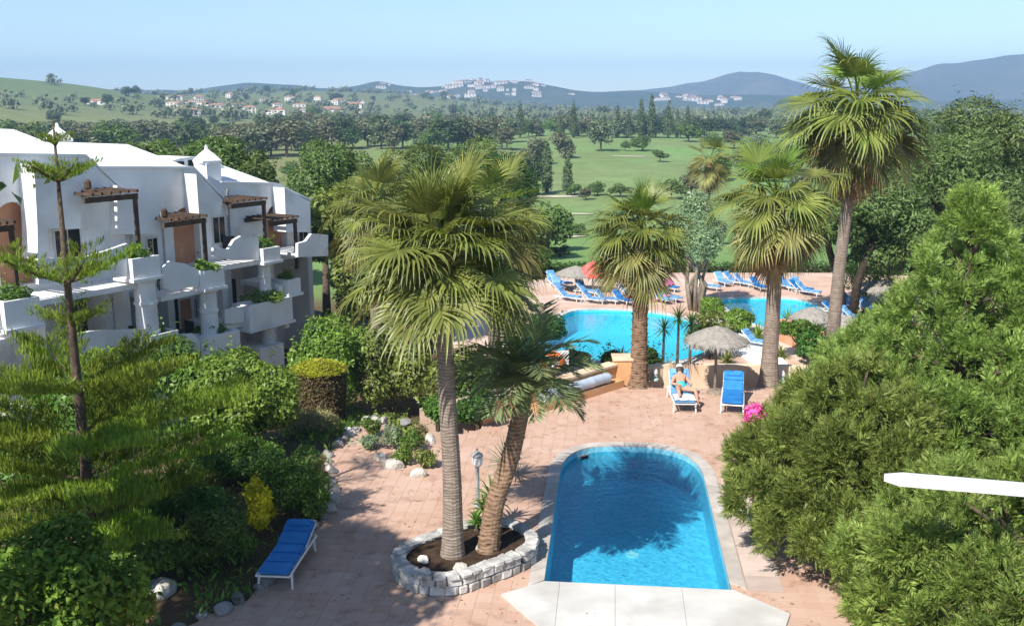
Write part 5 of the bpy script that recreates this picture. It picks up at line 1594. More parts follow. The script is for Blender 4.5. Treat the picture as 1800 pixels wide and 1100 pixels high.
far_at('green', 1099, 246, 266, 'tiny tree on the golf lawn beside the low spreading tree', None, 1.0)
far_at('green', 964, 350, 440, 'young green tree beside the sand bunker, right of the large palm', None, .95)
far_at('green', 1210, 215, 250, 'spreading tree at the far right end of the golf lawn', None, 1.5)
far_at('round', 940, 232, 290, 'pale round tree left of the brownish ones on the golf lawn', None, 1.1)
far_at('green', 510, 280, 318, 'small green tree on the lawn beyond the third white roof', None, .9)
lawn = [('green', 1050, 318, 345, 1.5), ('olive', 1030, 330, 352, 1.6), ('green', 1090, 322, 346, 1.8), ('dark', 1145, 322, 352, 1.5), ('green', 1180, 312, 350, 1.5), ('round', 1215, 300, 345, 1.3), ('green', 1270, 268, 318, 1.3), ('round', 1305, 258, 310, 1.3), ('green', 1345, 262, 320, 1.3), ('dark', 1380, 250, 300, 1.3), ('green', 1250, 232, 262, 1.5), ('round', 1290, 228, 262, 1.5), ('round', 1330, 232, 268, 1.4), ('green', 1010, 322, 345, 1.5), ('dark', 1065, 392, 420, 1.7), ('green', 1020, 392, 415, 1.8), ('dark', 945, 415, 448, 1.5), ('green', 1225, 345, 385, 1.4), ('round', 1255, 385, 430, 1.2), ('dark', 985, 428, 452, 1.6), ('green', 1190, 392, 425, 1.6), ('green', 1300, 330, 372, 1.4), ('dark', 1375, 345, 395, 1.4), ('round', 1410, 300, 350, 1.3), ('green', 1160, 262, 285, 1.6)]
near_what = lambda px: 'right of the large palm' if px < 1000 else 'left of the rough trunk palm crown' if px < 1075 else 'behind the rough trunk palm crown' if px < 1200 else 'by the small distant palm' if px < 1280 else 'left of the tallest palm'
for k, (kd, px, t_, b_, wd) in enumerate(lawn):
    kd = 'round' if kd == 'olive' else kd
    far_at(kd, px, t_, b_, '%s %s shrub tree on the golf lawn %s' % ({'green': 'green', 'round': 'grey green', 'dark': 'dark'}[kd], 'low' if b_ - t_ < 30 else 'taller', near_what(px)), 'shrub trees on the golf lawn', wd)
for k, (px, t_) in enumerate([(914, 180), (1008, 176), (1085, 184), (1104, 192), (1126, 172), (1144, 164), (1174, 178), (1190, 192), (1208, 186), (984, 196), (1062, 200)]):
    far_at('column' if k % 3 else 'cone', px, t_, 243, 'tall slim conifer in the tree line behind the golf lawn, number %s from the left' % ['two', 'four', 'six', 'seven', 'eight', 'nine', 'ten', 'eleven', 'twelve', 'three', 'five'][k] if False else 'tall slim conifer standing above the tree line behind the golf lawn', 'tall conifers behind the golf lawn', .8)
# belt of parkland trees
cnt = 0
for px in range(-90, 1900, 23):
    for row in range(3):
        x_ = px + rf.uniform(-9, 9)
        base = (278 if px < 520 else 262 if px < 900 else 240) - row * (15 if px < 900 else 7) + rf.uniform(-4, 4)
        if 40 < px < 330 and row == 0 and rf.random() < 0.45: continue
        kind = rf.choice(['round', 'round', 'dark', 'green', 'round'])
        hp = rf.uniform(46, 74) if px < 560 else rf.uniform(40, 60) if px < 900 else rf.uniform(26, 40)
        if row: hp *= .82 if row == 1 else .62
        reg = next(t for lim, t in [(60, 'at the left edge'), (150, 'above the tiered pine'), (240, 'above the first white roof'), (320, 'above the roof vault'), (400, 'above the right chimney'), (480, 'above the third white roof'), (560, 'beyond the end of the apartments'), (640, 'left of the large palm'), (730, 'above the left fronds of the large palm'), (820, 'directly above the large palm'), (900, 'right of the large palm crown'), (980, 'above the slim cypress pair'), (1060, 'behind the lone golf lawn tree'), (1140, 'behind the low spreading tree'), (1220, 'under the right-hand village'), (1300, 'above the small distant palm'), (1390, 'left of the tallest palm'), (1500, 'behind the tallest palm crown'), (1650, 'right of the tallest palm'), (9999, 'at the right edge')] if px < lim)
        tone = {'round': 'grey green', 'dark': 'dark', 'green': 'olive green'}[kind]
        lab = '%s %s row belt tree %s' % (tone, ['front', 'middle', 'back'][row], reg)
        far_at(kind, x_, base - hp, base, lab, 'trees of the wooded belt', rf.uniform(1.0, 1.5)); cnt += 1
# scattered trees on the hills
for k in range(80):
    px = rf.uniform(-60, 1850); y = rf.uniform(450, 1500)
    x = (px - 900) / 1750 * y
    if math.exp(-((x + 560) / 250) ** 2 - ((y - 860) / 260) ** 2) > .3 and rf.random() < .7: continue
    far_tree(rf.choice(['dark', 'green', 'round']), x, y, rf.uniform(5, 11), 'small far tree on the %s slopes, %s' % ('nearer' if y < 800 else 'middle' if y < 1150 else 'farthest', next(t for lim, t in [(200, 'at the far left'), (400, 'above the white roofs'), (600, 'above the end of the apartments'), (800, 'above the large palm'), (1000, 'under the hill village'), (1200, 'above the golf lawn'), (1400, 'under the right-hand peak'), (1600, 'behind the tallest palm'), (9999, 'at the far right')] if px < lim)), 'scattered far trees', rf.uniform(.9, 1.3))
far_at('dark', 226, 150, 170, 'dark tree clump on the skyline of the left hill', None, 1.6)
far_at('dark', 470, 148, 164, 'single dark tree on the middle skyline', None, 1.1)
far_at('dark', 95, 192, 215, 'dark bushy tree at the foot of the left hill', None, 1.3)
far_at('dark', 150, 170, 186, 'round dark tree half way up the left hill', None, 1.2)

# far woodland that reads as one mass
r_ = np.random.default_rng(650)
n = 2300
y = r_.uniform(520, 2400, n); x = r_.uniform(-.75, .75, n) * y
bare = (np.exp(-((x + 560) / 250) ** 2 - ((y - 860) / 260) ** 2) > .22) & (r_.random(n) > .12)
x = x[~bare]; y = y[~bare]; n = len(x)
z = H(x, y); s = r_.uniform(4, 9, n)
q_ = rand_dirs(r_, 44)
pr = leaf_quads(np.array([[0, 0, .42]]) + q_ * np.array([.6, .6, .4]) * r_.uniform(.6, 1, (44, 1)), rand_dirs(r_, 44), q_ + rand_dirs(r_, 44) * .4, np.full(44, .34), np.full(44, .26))[0]
V = (pr[None] * s[:, None, None] + np.stack([x, y, z], 1)[:, None]).reshape(-1, 3)
tag(link('far_woodland', np_mesh('far_woodland', V, np.arange(len(V)).reshape(-1, 4), 'far_grey')), 'mass of scrub and woodland covering the distant plain', 'woodland', kind='stuff')

# ================================================================== ROCKS, STONE BED
def rock_mesh(seed, mat, sub=2, sq=(1, .8, .65)):
    r = random.Random(seed)
    bm = bmesh.new(); bmesh.ops.create_icosphere(bm, subdivisions=sub, radius=1.0)
    offs = [(Vector((r.gauss(0, 1), r.gauss(0, 1), r.gauss(0, 1))).normalized(), r.uniform(.55, .95)) for _ in range(14)]
    for v in bm.verts:
        for d, c in offs:
            k = v.co.dot(d)
            if k > c: v.co -= d * (k - c) * .85
        v.co *= 1 + r.uniform(-.03, .03)
        v.co = Vector((v.co.x * sq[0], v.co.y * sq[1], v.co.z * sq[2]))
    me = bpy.data.meshes.new('rock'); bm.to_mesh(me); bm.free()
    me.materials.append(M[mat]); return me
ROCK = {m: [rock_mesh(i + 10 * j, m, 2, [(1, .8, .65), (1, .7, .8), (.9, .9, .55), (1, .6, .7)][i]) for i in range(4)] for j, m in enumerate(['pale_rock', 'grey_rock', 'stone'])}
rr_ = random.Random(8)
def rock(x, y, z, s, mat, label, group=None, name='rock'):
    o = link(name, rr_.choice(ROCK[mat]), None, (x, y, z + s * .28))
    o.scale = (s * rr_.uniform(.85, 1.2), s * rr_.uniform(.85, 1.2), s * rr_.uniform(.8, 1.1)); o.rotation_euler = (rr_.uniform(-.2, .2), rr_.uniform(-.2, .2), rr_.uniform(0, 6.28))
    return tag(o, label, 'rock', group)
path = [np.array(p) for p in edge[:8]]
for a, b in zip(path, path[1:]):
    L = np.linalg.norm(b - a); n = max(1, int(L / .36))
    for k in range(n):
        p = a + (b - a) * (k + rr_.uniform(.2, .8)) / n
        rock(float(p[0]) + rr_.uniform(-.1, .06), float(p[1]) + rr_.uniform(-.08, .08), -.03, rr_.uniform(.13, .25), (mt_ := rr_.choice(['grey_rock', 'pale_rock', 'grey_rock'])), '%s border stone %s' % ('pale' if mt_[0] == 'p' else 'grey', next(t for lim, t in [(16.2, 'at the bottom edge of the paving'), (17.2, 'left of the foot of the near lounger'), (18.2, 'beside the middle of the near lounger'), (19.2, 'beside the head of the near lounger'), (20.2, 'just beyond the near lounger'), (21.2, 'under the dark rounded bush'), (22.4, 'just past the dark rounded bush'), (23.6, 'half way along the path edge'), (24.8, 'near the agave by the path'), (26, 'opposite the rock island'), (99, 'at the far end of the path')] if p[1] < lim)), 'border stones along the paving')
for px, py, s, mt, lab in [(285, 1045, .42, 'pale_rock', 'big pale boulder in the bottom left garden'), (170, 1085, .32, 'pale_rock', 'pale stone at the bottom left under the lime green tree'), (222, 1092, .3, 'grey_rock', 'grey slab-like stone at the bottom edge, left'),
                           (345, 912, .32, 'pale_rock', 'pale flat rock in the garden left of the yellow bush'), (690, 822, .28, 'pale_rock', 'largest white rock at the front of the rock island'), (668, 808, .2, 'pale_rock', 'white rock at the left front of the rock island'), (735, 838, .24, 'pale_rock', 'flat white rock at the right front of the rock island'),
                           (755, 775, .26, 'pale_rock', 'flat pale rock left of the palm trunk'), (712, 745, .22, 'grey_rock', 'grey rock under the olive green bush'), (675, 742, .2, 'pale_rock', 'pale rock left of the olive green bush'), (868, 700, .3, 'pale_rock', 'pale boulder above the diagonal wall'), (892, 690, .26, 'pale_rock', 'second pale boulder above the diagonal wall'), (870, 668, .24, 'pale_rock', 'upper pale boulder behind the diagonal wall')]:
    z = 0 if py > 720 else .2
    p = G(px, py, z) if px > 400 else GH(px, py)
    rock(float(p[0]), float(p[1]), float(p[2]) - .03, s, mt, lab)
# soil shelf behind the diagonal wall carrying the boulders
o_ = np.array([0, 0])
sh = [tuple(wA + nAB * .2), tuple(wA + dAB * 4.6 + nAB * .2), tuple(wA + dAB * 4.4 + nAB * 1.6), tuple(wA + nAB * 1.8 - dAB * .6)]
MB().prism(sh, -3.3, 0.22).build('garden_bed', 'grout')['kind'] = 'structure'

pl = thing('stone_bed', 'rounded planting bed ringed with rough grey white stones around two palms', 'planter', (float(pcA[0]), float(pcA[1]), 0))
def relp(p): return (p[0] - float(pcA[0]), p[1] - float(pcA[1]))
MB().prism([relp(p) for p in capsule(pcA, pcB, pcR - .2, 14)], -.01, 0.30).build('soil', 'soil', pl)
st_me = []
for k in range(6):
    r = random.Random(60 + k); bm = bmesh.new(); bmesh.ops.create_cube(bm, size=1.0)
    bmesh.ops.bevel(bm, geom=list(bm.edges), offset=.13, segments=1, affect='EDGES')
    for v in bm.verts: v.co += Vector((r.uniform(-.07, .07), r.uniform(-.07, .07), r.uniform(-.07, .07)))
    me = bpy.data.meshes.new('stone'); bm.to_mesh(me); bm.free(); me.materials.append(M['stone']); st_me.append(me)
for course, (zc, hh, off, dep) in enumerate([(0.09, .18, 0.0, .25), (0.255, .15, .5, .24), (0.36, .07, .25, .27)]):
    ring = capsule(pcA, pcB, pcR - .13, 20); P = [np.array(p) for p in ring] + [np.array(ring[0])]
    ds = [0]
    for a, b in zip(P, P[1:]): ds.append(ds[-1] + np.linalg.norm(b - a))
    s = off * .2
    while s < ds[-1] - .05:
        ln = random.uniform(.17, .30); ln = min(ln, ds[-1] - s)
        i = min(np.searchsorted(ds, s + ln / 2, 'right') - 1, len(P) - 2); f = (s + ln / 2 - ds[i]) / max(ds[i + 1] - ds[i], 1e-6)
        c = P[i] * (1 - f) + P[i + 1] * f; d = P[i + 1] - P[i]
        o = link('stone', random.choice(st_me), pl, (float(c[0] - pcA[0]), float(c[1] - pcA[1]), zc))
        o.rotation_euler = (0, 0, math.atan2(d[1], d[0]) + random.uniform(-.05, .05)); o.scale = (ln * 1.04, dep * random.uniform(.92, 1.05), hh * 1.04)
        s += ln
for px, py, s, lab in [(745, 985, .16, 'white stone on the soil at the left end of the stone bed'), (748, 1012, .17, 'white stone on the soil near the front left of the stone bed'), (808, 1000, .17, 'white stone on the soil in front of the large palm trunk'), (842, 965, .13, 'grey stone on the soil between the two palm trunks')]:
    p = G(px, py, .3); rock(float(p[0]), float(p[1]), .28, s, 'pale_rock', lab)

# undergrowth of the garden slope
r_ = np.random.default_rng(700)
n = 46000
x = r_.uniform(-19, -4.2, n); y = r_.uniform(13, 40, n)
patch = np.sin(x * 1.7 + 1) * np.cos(y * 1.3) + .5 * np.sin(x * 3.1 + y * 2.2) + r_.normal(size=n) * .35
ok = (patch > 0.0)
for i in range(n):
    if ok[i] and inside((x[i], y[i]), terrace_poly): ok[i] = False
x = x[ok]; y = y[ok]; n = len(x)
P = np.stack([x, y, H(x, y) + r_.uniform(0, .22, n)], 1)
A = r_.normal(size=(n, 3)); A[:, 2] = np.abs(A[:, 2]) + .5
V, Fq = leaf_quads(P, A, rand_dirs(r_, n), r_.uniform(.10, .26, n), r_.uniform(.03, .07, n))
tag(link('undergrowth', np_mesh('undergrowth', V, Fq, 'mid_green')), 'low leafy ground cover on the garden slope at the left', 'ground cover', kind='stuff')

# ================================================================== FURNITURE
def padbox(c, d, rx=0.0, bev=.03):
    bm = bmesh.new(); bmesh.ops.create_cube(bm, size=1.0)
    for v in bm.verts: v.co = Vector((v.co.x * d[0], v.co.y * d[1], v.co.z * d[2]))
    bmesh.ops.bevel(bm, geom=list(bm.edges), offset=bev, segments=2, affect='EDGES')
    Rm_ = Matrix.Rotation(rx, 3, 'X')
    vs = [tuple(Rm_ @ v.co + Vector(c)) for v in bm.verts]; bm.verts.index_update(); fs = [tuple(v.index for v in f.verts) for f in bm.faces]; bm.free()
    return vs, fs
def make_lounger(label, loc, rz, back=35, fabric='blue_fabric', group=None):
    t = thing('sun_lounger', label, 'sun lounger', loc, rz, group)
    hz = .30; yb = 1.18; a = R(back); lb = .78
    fr = MB()
    for sx in (-1, 1):
        fr.tube([(sx * .32, 0.0, hz), (sx * .32, .2, hz + .01), (sx * .32, yb, hz), (sx * .32, 1.85, hz - .02)], .026, 7)
    for y in (0.0, .42, .84, yb, 1.85): fr.tube([(-.32, y, hz - .001), (.32, y, hz - .001)], .02, 6)
    fr.build('frame', 'white_plastic', t)
    bf = MB()
    for sx in (-1, 1): bf.tube([(sx * .29, yb, hz + .03), (sx * .29, yb + lb * math.cos(a), hz + .03 + lb * math.sin(a))], .022, 6)
    bf.tube([(-.29, yb + lb * math.cos(a), hz + .03 + lb * math.sin(a)), (.29, yb + lb * math.cos(a), hz + .03 + lb * math.sin(a))], .022, 6)
    bf.tube([(-.2, yb + lb * .6 * math.cos(a), hz + .03 + lb * .6 * math.sin(a)), (-.2, 1.72, hz)], .015, 5)
    bf.tube([(.2, yb + lb * .6 * math.cos(a), hz + .03 + lb * .6 * math.sin(a)), (.2, 1.72, hz)], .015, 5)
    bf.build('backrest_frame', 'white_plastic', t)
    for sx in (-1, 1):
        for y, dy in ((.16, -.06), (1.66, .06)):
            MB().tube([(sx * .31, y, hz), (sx * .33, y + dy, 0.0)], [.03, .022], 7).build('leg', 'white_plastic', t)
    m = MB()
    for k in range(3):
        y0 = .02 + k * (yb / 3); m.add(*padbox((0, y0 + yb / 6 - .01, hz + .065), (.60, yb / 3 - .004, .085)))
    m.build('seat_cushion', fabric, t, smooth=False)
    m = MB()
    for k in range(2):
        s = lb * (k + .5) / 2 + .02
        m.add(*padbox((0, yb + s * math.cos(a) - .06 * math.sin(a), hz + .075 + s * math.sin(a) + .0), (.60, lb / 2 - .004, .085), a))
    m.build('back_cushion', fabric, t)
    m = MB(); s = lb - .12
    m.add(*padbox((0, yb + s * math.cos(a) - .12 * math.sin(a), hz + .085 + s * math.sin(a) + .05 * math.cos(a)), (.46, .2, .06), a, .02)); m.build('head_pad', fabric, t)
    return t
L0 = make_lounger('blue cushioned white lounger alone beside the garden border at the bottom left', (-4.48, 17.22, 0), R(-4.4), 14)
L1 = make_lounger('pale blue lounger carrying the sunbather, left of the straw parasol', (5.1, 28.05, 0), R(-2), 42, 'pale_blue_fabric')
L2 = make_lounger('empty blue lounger right of the straw parasol on the terrace', (6.45, 27.95, 0), R(-13), 38)
zD = DZ
spots = [(975, 503, 10, 'blue lounger at the far left of the main pool deck, by the dark hedge', 1), (985, 512, 10, 'blue lounger at the far left of the main pool deck, nearer the water', 1),
         (1032, 520, 80, 'blue lounger below the coral parasol, left one', 0), (1052, 521, 80, 'blue lounger below the coral parasol, right one', 1), (1065, 535, 85, 'pale lounger at the back edge of the main pool, left of the rough palm', 1), (1088, 535, 85, 'pale lounger at the back edge of the main pool, touching the rough palm trunk', 1),
         (1110, 538, 70, 'lounger partly hidden by the rough brown palm trunk', 0), (1178, 536, 80, 'blue lounger with pink towel side, right of the rough palm', 0), (1196, 533, 80, 'blue lounger right of the rough palm, nearest the multi stemmed tree', 1), (1192, 514, 80, 'blue lounger at the back of the deck, left of the multi stemmed tree', 0),
         (1282, 505, 60, 'blue lounger behind the right-hand pool, first from the left', 0), (1308, 503, 60, 'blue lounger behind the right-hand pool, second from the left', 0), (1374, 508, 70, 'white lounger behind the right-hand pool, by the pale palm trunk', 1),
         (1400, 513, 75, 'blue lounger behind the right-hand pool, left of the forked pine', 1), (1414, 515, 75, 'blue lounger behind the right-hand pool, in the middle by the forked pine', 1), (1428, 517, 75, 'blue lounger behind the right-hand pool, touching the forked pine', 0),
         (1502, 545, 80, 'blue lounger right of the tall palm trunk, back row left', 1), (1520, 545, 80, 'blue lounger right of the tall palm trunk, back row right', 1), (1508, 566, 80, 'blue lounger right of the tall palm trunk, front row left', 1), (1528, 568, 80, 'blue lounger right of the tall palm trunk, front row right', 0), (1356, 614, 75, 'blue lounger by the terracotta planter wall', 0)]
for px, py, al, lab in [(1003, 506, 1, 'blue lounger between the straw and the coral parasol'), (1020, 531, 0, 'lounger nearest the left end of the main pool'), (1128, 527, 1, 'lounger behind the rough brown palm trunk'), (1150, 520, 0, 'lounger behind the pink towel'), (1266, 512, 1, 'lounger beside the multi stemmed tree, right side'), (1330, 506, 1, 'lounger behind the right-hand pool, third from the left'), (1345, 514, 0, 'lounger behind the right-hand pool, left of the pale palm trunk'), (1388, 504, 1, 'rear lounger behind the right-hand pool near the forked pine'), (1442, 522, 1, 'lounger between the forked pine and the tall palm trunk'), (1495, 558, 0, 'lounger touching the right side of the tall palm trunk'), (1540, 555, 1, 'rightmost lounger of the group under the pines')]:
    spots.append((px, py, 60, lab, al))
for k, (px, py, rz, lab, al) in enumerate(spots):
    p = G(px, py, DZ)
    copy_thing(L1 if (al or k % 3) else L2, (float(p[0]), float(p[1]), DZ), R(rf.uniform(8, 62) if rz > 20 else rz), lab, 'loungers round the lower pools', scale=.78)
p = G(1425, 672, 0); copy_thing(L2, (float(p[0]), float(p[1]), 0), R(-50), 'blue lounger peeping out left of the conifers by the curving wall')
copy_thing(L2, (9.1, 17.0, 0), R(-70), 'blue lounger glimpsed through the conifer below the white beam, left one')
copy_thing(L2, (10.2, 17.6, 0), R(-70), 'blue lounger glimpsed through the conifer below the white beam, right one')

# straw parasols
def parasol(label, loc, rad, h, mat='thatch', pole='grey_bark', drop=.42, seed=1, name='straw_parasol', fringe=True):
    t = thing(name, label, 'parasol', loc)
    MB().tube([(0, 0, -.05), (0, 0, h + drop * .4)], .045, 9).build('pole', pole, t)
    MB().lathe([(.26, 0.0), (.24, .08), (.08, .12)], 14).build('base', pole, t)
    r = random.Random(seed)
    MB().lathe([(rad, h - .06), (rad * 1.0, h), (rad * .72, h + drop * .42), (rad * .4, h + drop * .8), (rad * .12, h + drop * 1.02), (.03, h + drop * 1.1)], 36, capb=False, wob=lambda a, z: .03 * math.sin(a * 9 + z * 5) + .02 * math.sin(a * 17)).build('canopy', mat, t)
    if fringe:
        rg = np.random.default_rng(seed); n = 1500
        an = rg.uniform(0, 6.283, n); f = np.sqrt(rg.uniform(.02, 1, n)); rr = rad * f
        zz = h + drop * 1.04 * (1 - f) + .01
        P = np.stack([np.cos(an) * rr, np.sin(an) * rr, zz], 1)
        A = np.stack([np.cos(an), np.sin(an), np.full(n, -.62) - .9 * (f > .93)], 1) + rg.normal(size=(n, 3)) * .12
        N = np.stack([np.cos(an) * .5, np.sin(an) * .5, np.ones(n)], 1) + rg.normal(size=(n, 3)) * .2
        V, Fq = leaf_quads(P, A, N, rg.uniform(.16, .34, n), rg.uniform(.015, .03, n), .1)
        ch = [c for c in t.children if c.name.startswith('canopy')][0]
        tag(link('straw', np_mesh('straw', V, Fq, mat), ch), kind='stuff')
    return t
p = G(1260, 697)
parasol('grey straw parasol standing between the two terrace loungers', (float(p[0]), float(p[1]) + .35, 0), .98, 1.72, seed=4)
p = G(1425, 603, DZ); parasol('dark shaded straw parasol beside the right-hand pool', (float(p[0]), float(p[1]), DZ), 1.0, 1.15, seed=5, drop=.45)
p = G(1012, 512, DZ); parasol('grey straw parasol near the dark hedge, left of the coral parasol', (float(p[0]), float(p[1]), DZ), 1.15, 1.0, seed=6)
p = G(1548, 548, DZ); parasol('grey straw parasol under the pines at the right-hand loungers', (float(p[0]), float(p[1]), DZ), 1.25, 1.2, seed=7)
p = G(1490, 612, DZ); parasol('low grey straw parasol right of the tall palm trunk', (float(p[0]), float(p[1]), DZ), 1.1, 1.0, seed=8)
p = G(1042, 513, DZ); parasol('coral red fabric parasol behind the main pool', (float(p[0]), float(p[1]), DZ), 1.0, 1.0, 'red_fabric', 'white_plastic', .7, 9, 'fabric_parasol', False)
p = G(1158, 526, DZ); parasol('small pink fabric parasol behind the rough trunk palm', (float(p[0]), float(p[1]), DZ), .8, .9, 'pink_fabric', 'white_plastic', .5, 10, 'fabric_parasol', False)
p = G(1170, 529, DZ)
tw = thing('beach_towel', 'pink towel draped on the deck behind the main pool', 'towel', (float(p[0]), float(p[1]), DZ))
m = MB(); nx = 8
m.add([(i / nx * 1.5 - .75, j * .7 - .35, .05 + .04 * math.sin(i * 1.3 + j) + (.3 if 2 < i < 6 else 0)) for j in range(2) for i in range(nx + 1)], [(i, i + 1, nx + 2 + i, nx + 1 + i) for i in range(nx)])
m.build('towel_cloth', 'pink_fabric', tw)

# sunbather
def person(loc, rz):
    V = [(0, 0.96, .51), (0, 1.10, .55), (0, 1.26, .66), (0, 1.38, .76), (0, 1.46, .83), (0, 1.52, .89), (0, 1.56, .95), (0, 1.58, 1.01),
         (-.10, .94, .50), (-.15, .58, .60), (-.15, .22, .49), (-.16, .12, .56),
         (.10, .94, .50), (.38, .64, .55), (.44, .48, .10), (.47, .32, .05),
         (-.17, 1.36, .75), (-.28, 1.14, .60), (-.13, .95, .63), (-.08, .89, .64),
         (.17, 1.36, .75), (.31, 1.12, .58), (.22, .92, .57), (.20, .84, .57), (0, 1.485, .97)]
    rad = [.15, .14, .145, .11, .055, .075, .098, .07, .10, .065, .042, .035, .10, .065, .042, .035, .062, .045, .033, .032, .062, .045, .033, .032, .02]
    E_ = [(0, 1), (1, 2), (2, 3), (3, 4), (4, 5), (5, 6), (6, 7), (0, 8), (8, 9), (9, 10), (10, 11), (0, 12), (12, 13), (13, 14), (14, 15), (3, 16), (16, 17), (17, 18), (18, 19), (3, 20), (20, 21), (21, 22), (22, 23), (6, 24)]
    for hb, dr in ((19, (.03, -.06, .0)), (23, (-.02, -.07, 0))):
        b0 = np.array(V[hb])
        for f in range(5):
            sp = (f - 2) * .018 if f < 4 else .05
            ln = [.055, .07, .075, .065, .045][f]
            p1 = b0 + np.array([sp, -ln * .6, .01]); p2 = p1 + np.array([sp * .2, -ln * .5, -.02])
            V += [tuple(p1), tuple(p2)]; rad += [.010, .008]; E_ += [(hb, len(V) - 2), (len(V) - 2, len(V) - 1)]
    me = bpy.data.meshes.new('person'); me.from_pydata(V, E_, []); me.materials.append(M['skin'])
    o = link('person', me, None, loc); o.rotation_euler = (0, 0, rz)
    sk = o.modifiers.new('skin', 'SKIN'); sk.use_smooth_shade = True
    for i, q in enumerate(rad):
        me.skin_vertices[0].data[i].radius = (q, q); me.skin_vertices[0].data[i].use_root = (i == 0)
    sb = o.modifiers.new('sub', 'SUBSURF'); sb.levels = 2; sb.render_levels = 2
    tag(o, 'person sunbathing on the pale blue lounger in teal swimwear and white hat, one foot down', 'person')
    MB().lathe([(.16, -.13), (.178, -.05), (.17, .04), (.155, .10)], 18, capb=False, capt=False).build('swimsuit', 'teal_cloth', o, (0, 1.03, .53)).rotation_euler = (R(-60), 0, 0)
    MB().lathe([(.125, 0), (.12, .012), (.105, .02), (.10, .07), (.06, .105), (.01, .11)], 20).build('hat', 'white_cloth', o, (0, 1.58, .985)).rotation_euler = (R(-35), 0, 0)
    MB().lathe([(.104, -.10), (.108, -.02), (.10, .05)], 14, capb=False, capt=False).build('hair', 'hair', o, (0, 1.575, .95)).rotation_euler = (R(-35), 0, 0)
    return o
person((5.1, 28.05, 0), R(-2))
tl = thing('beach_towel', 'white towel lying at the foot of the sunbather lounger', 'towel', (5.1, 28.05, 0), R(-2))
m = MB(); m.add([(i / 6 * .62 - .31, j * .09, .422 + .012 * math.sin(i * 2.1 + j * 1.7)) for j in range(8) for i in range(7)], [(j * 7 + i, j * 7 + i + 1, j * 7 + i + 8, j * 7 + i + 7) for j in range(7) for i in range(6)])
m.build('towel_cloth', 'white_cloth', tl)

# silver pool-cover roll on the diagonal wall
c0 = wA + dAB * 2.3 - nAB * .40; c1 = wA + dAB * 5.3 - nAB * .40
rl = thing('pool_cover_roll', 'silvery blue rolled pool cover lying along the diagonal wall', 'pool cover', (float(c0[0]), float(c0[1]), .24))
dv = c1 - c0; Lr = np.linalg.norm(dv)
pts = [(float(dv[0]) * s, float(dv[1]) * s, .185 + .004 * math.sin(s * 9)) for s in np.linspace(0, 1, 24)]
MB().tube(pts, [.165 + .004 * math.sin(i * 2.3) + .003 * math.cos(i * 1.1) for i in range(24)], 16).build('cover_roll', 'silver_cover', rl)
for s in (-.02, 1.02):
    MB().tube([(float(dv[0]) * s, float(dv[1]) * s, .185), (float(dv[0]) * (s + (.05 if s > .5 else -.05)), float(dv[1]) * (s + (.05 if s > .5 else -.05)), .185)], .05, 10).build('roller_axle', 'grey_metal', rl)

# lifebuoy on its board
p = AT(972, 636, 32.3); lz = float(p[2])
lb = thing('lifebuoy', 'orange lifebuoy ring hung on a post behind the diagonal wall', 'lifebuoy', (float(p[0]), 32.3, -2.4))
hz = lz + 2.4
m = MB(); nn = 28; mm = 10; vs = []; fs = []
for i in range(nn):
    for j in range(mm):
        a, b_ = 2 * math.pi * i / nn, 2 * math.pi * j / mm
        q = .30 + .085 * math.cos(b_); vs.append((q * math.cos(a), -.12 + .085 * math.sin(b_), hz + q * math.sin(a)))
        fs.append((i * mm + j, i * mm + (j + 1) % mm, ((i + 1) % nn) * mm + (j + 1) % mm, ((i + 1) % nn) * mm + j))
m.add(vs, fs); m.build('ring', 'orange', lb, smooth=True)
MB().tube([(0, .02, -.3), (0, .02, hz + .45)], .04, 8).build('post', 'white_plastic', lb)
MB().box((.22, .02, hz + .12), (.62, .03, .55)).build('board', 'white_plastic', lb)
for k in range(4):
    a = math.pi / 4 + k * math.pi / 2
    MB().box((.30 * math.cos(a), -.12, hz + .30 * math.sin(a)), (.10, .185, .10)).build('rope_band', 'white_cloth', lb)

# garden lantern behind the stone bed
p = G(838, 905, 0)
gl = thing('garden_lantern', 'grey bollard lantern with pale cap behind the stone ringed bed', 'lamp', (float(p[0]), float(p[1]) + .5, 0))
MB().lathe([(.10, -.02), (.10, .03), (.05, .05), (.045, .95), (.07, .97)], 12).build('post', 'grey_metal', gl)
MB().lathe([(.09, .972), (.12, 1.02), (.12, 1.18), (.10, 1.2)], 12).build('lamp_glass', 'white_plastic', gl)
MB().lathe([(.14, 1.202), (.13, 1.24), (.03, 1.32), (.02, 1.38)], 12).build('cap', 'grey_metal', gl)
# small pale green spotlights by the palms
for px, py, lab in [(1151, 668, 'small pale green garden lamp beside the rough brown palm'), (1374, 672, 'small pale green garden lamp beside the pale palm trunk')]:
    p = G(px, py)
    sp = thing('garden_lamp', lab, 'lamp', (float(p[0]), float(p[1]), 0))
    MB().lathe([(.13, 0), (.13, .05), (.09, .08), (.08, .22), (.11, .24)], 14).build('body', 'pale_green', sp)
    MB().lathe([(.10, .242), (.09, .32), (.05, .40), (.02, .42)], 14).build('lens', 'white_plastic', sp)

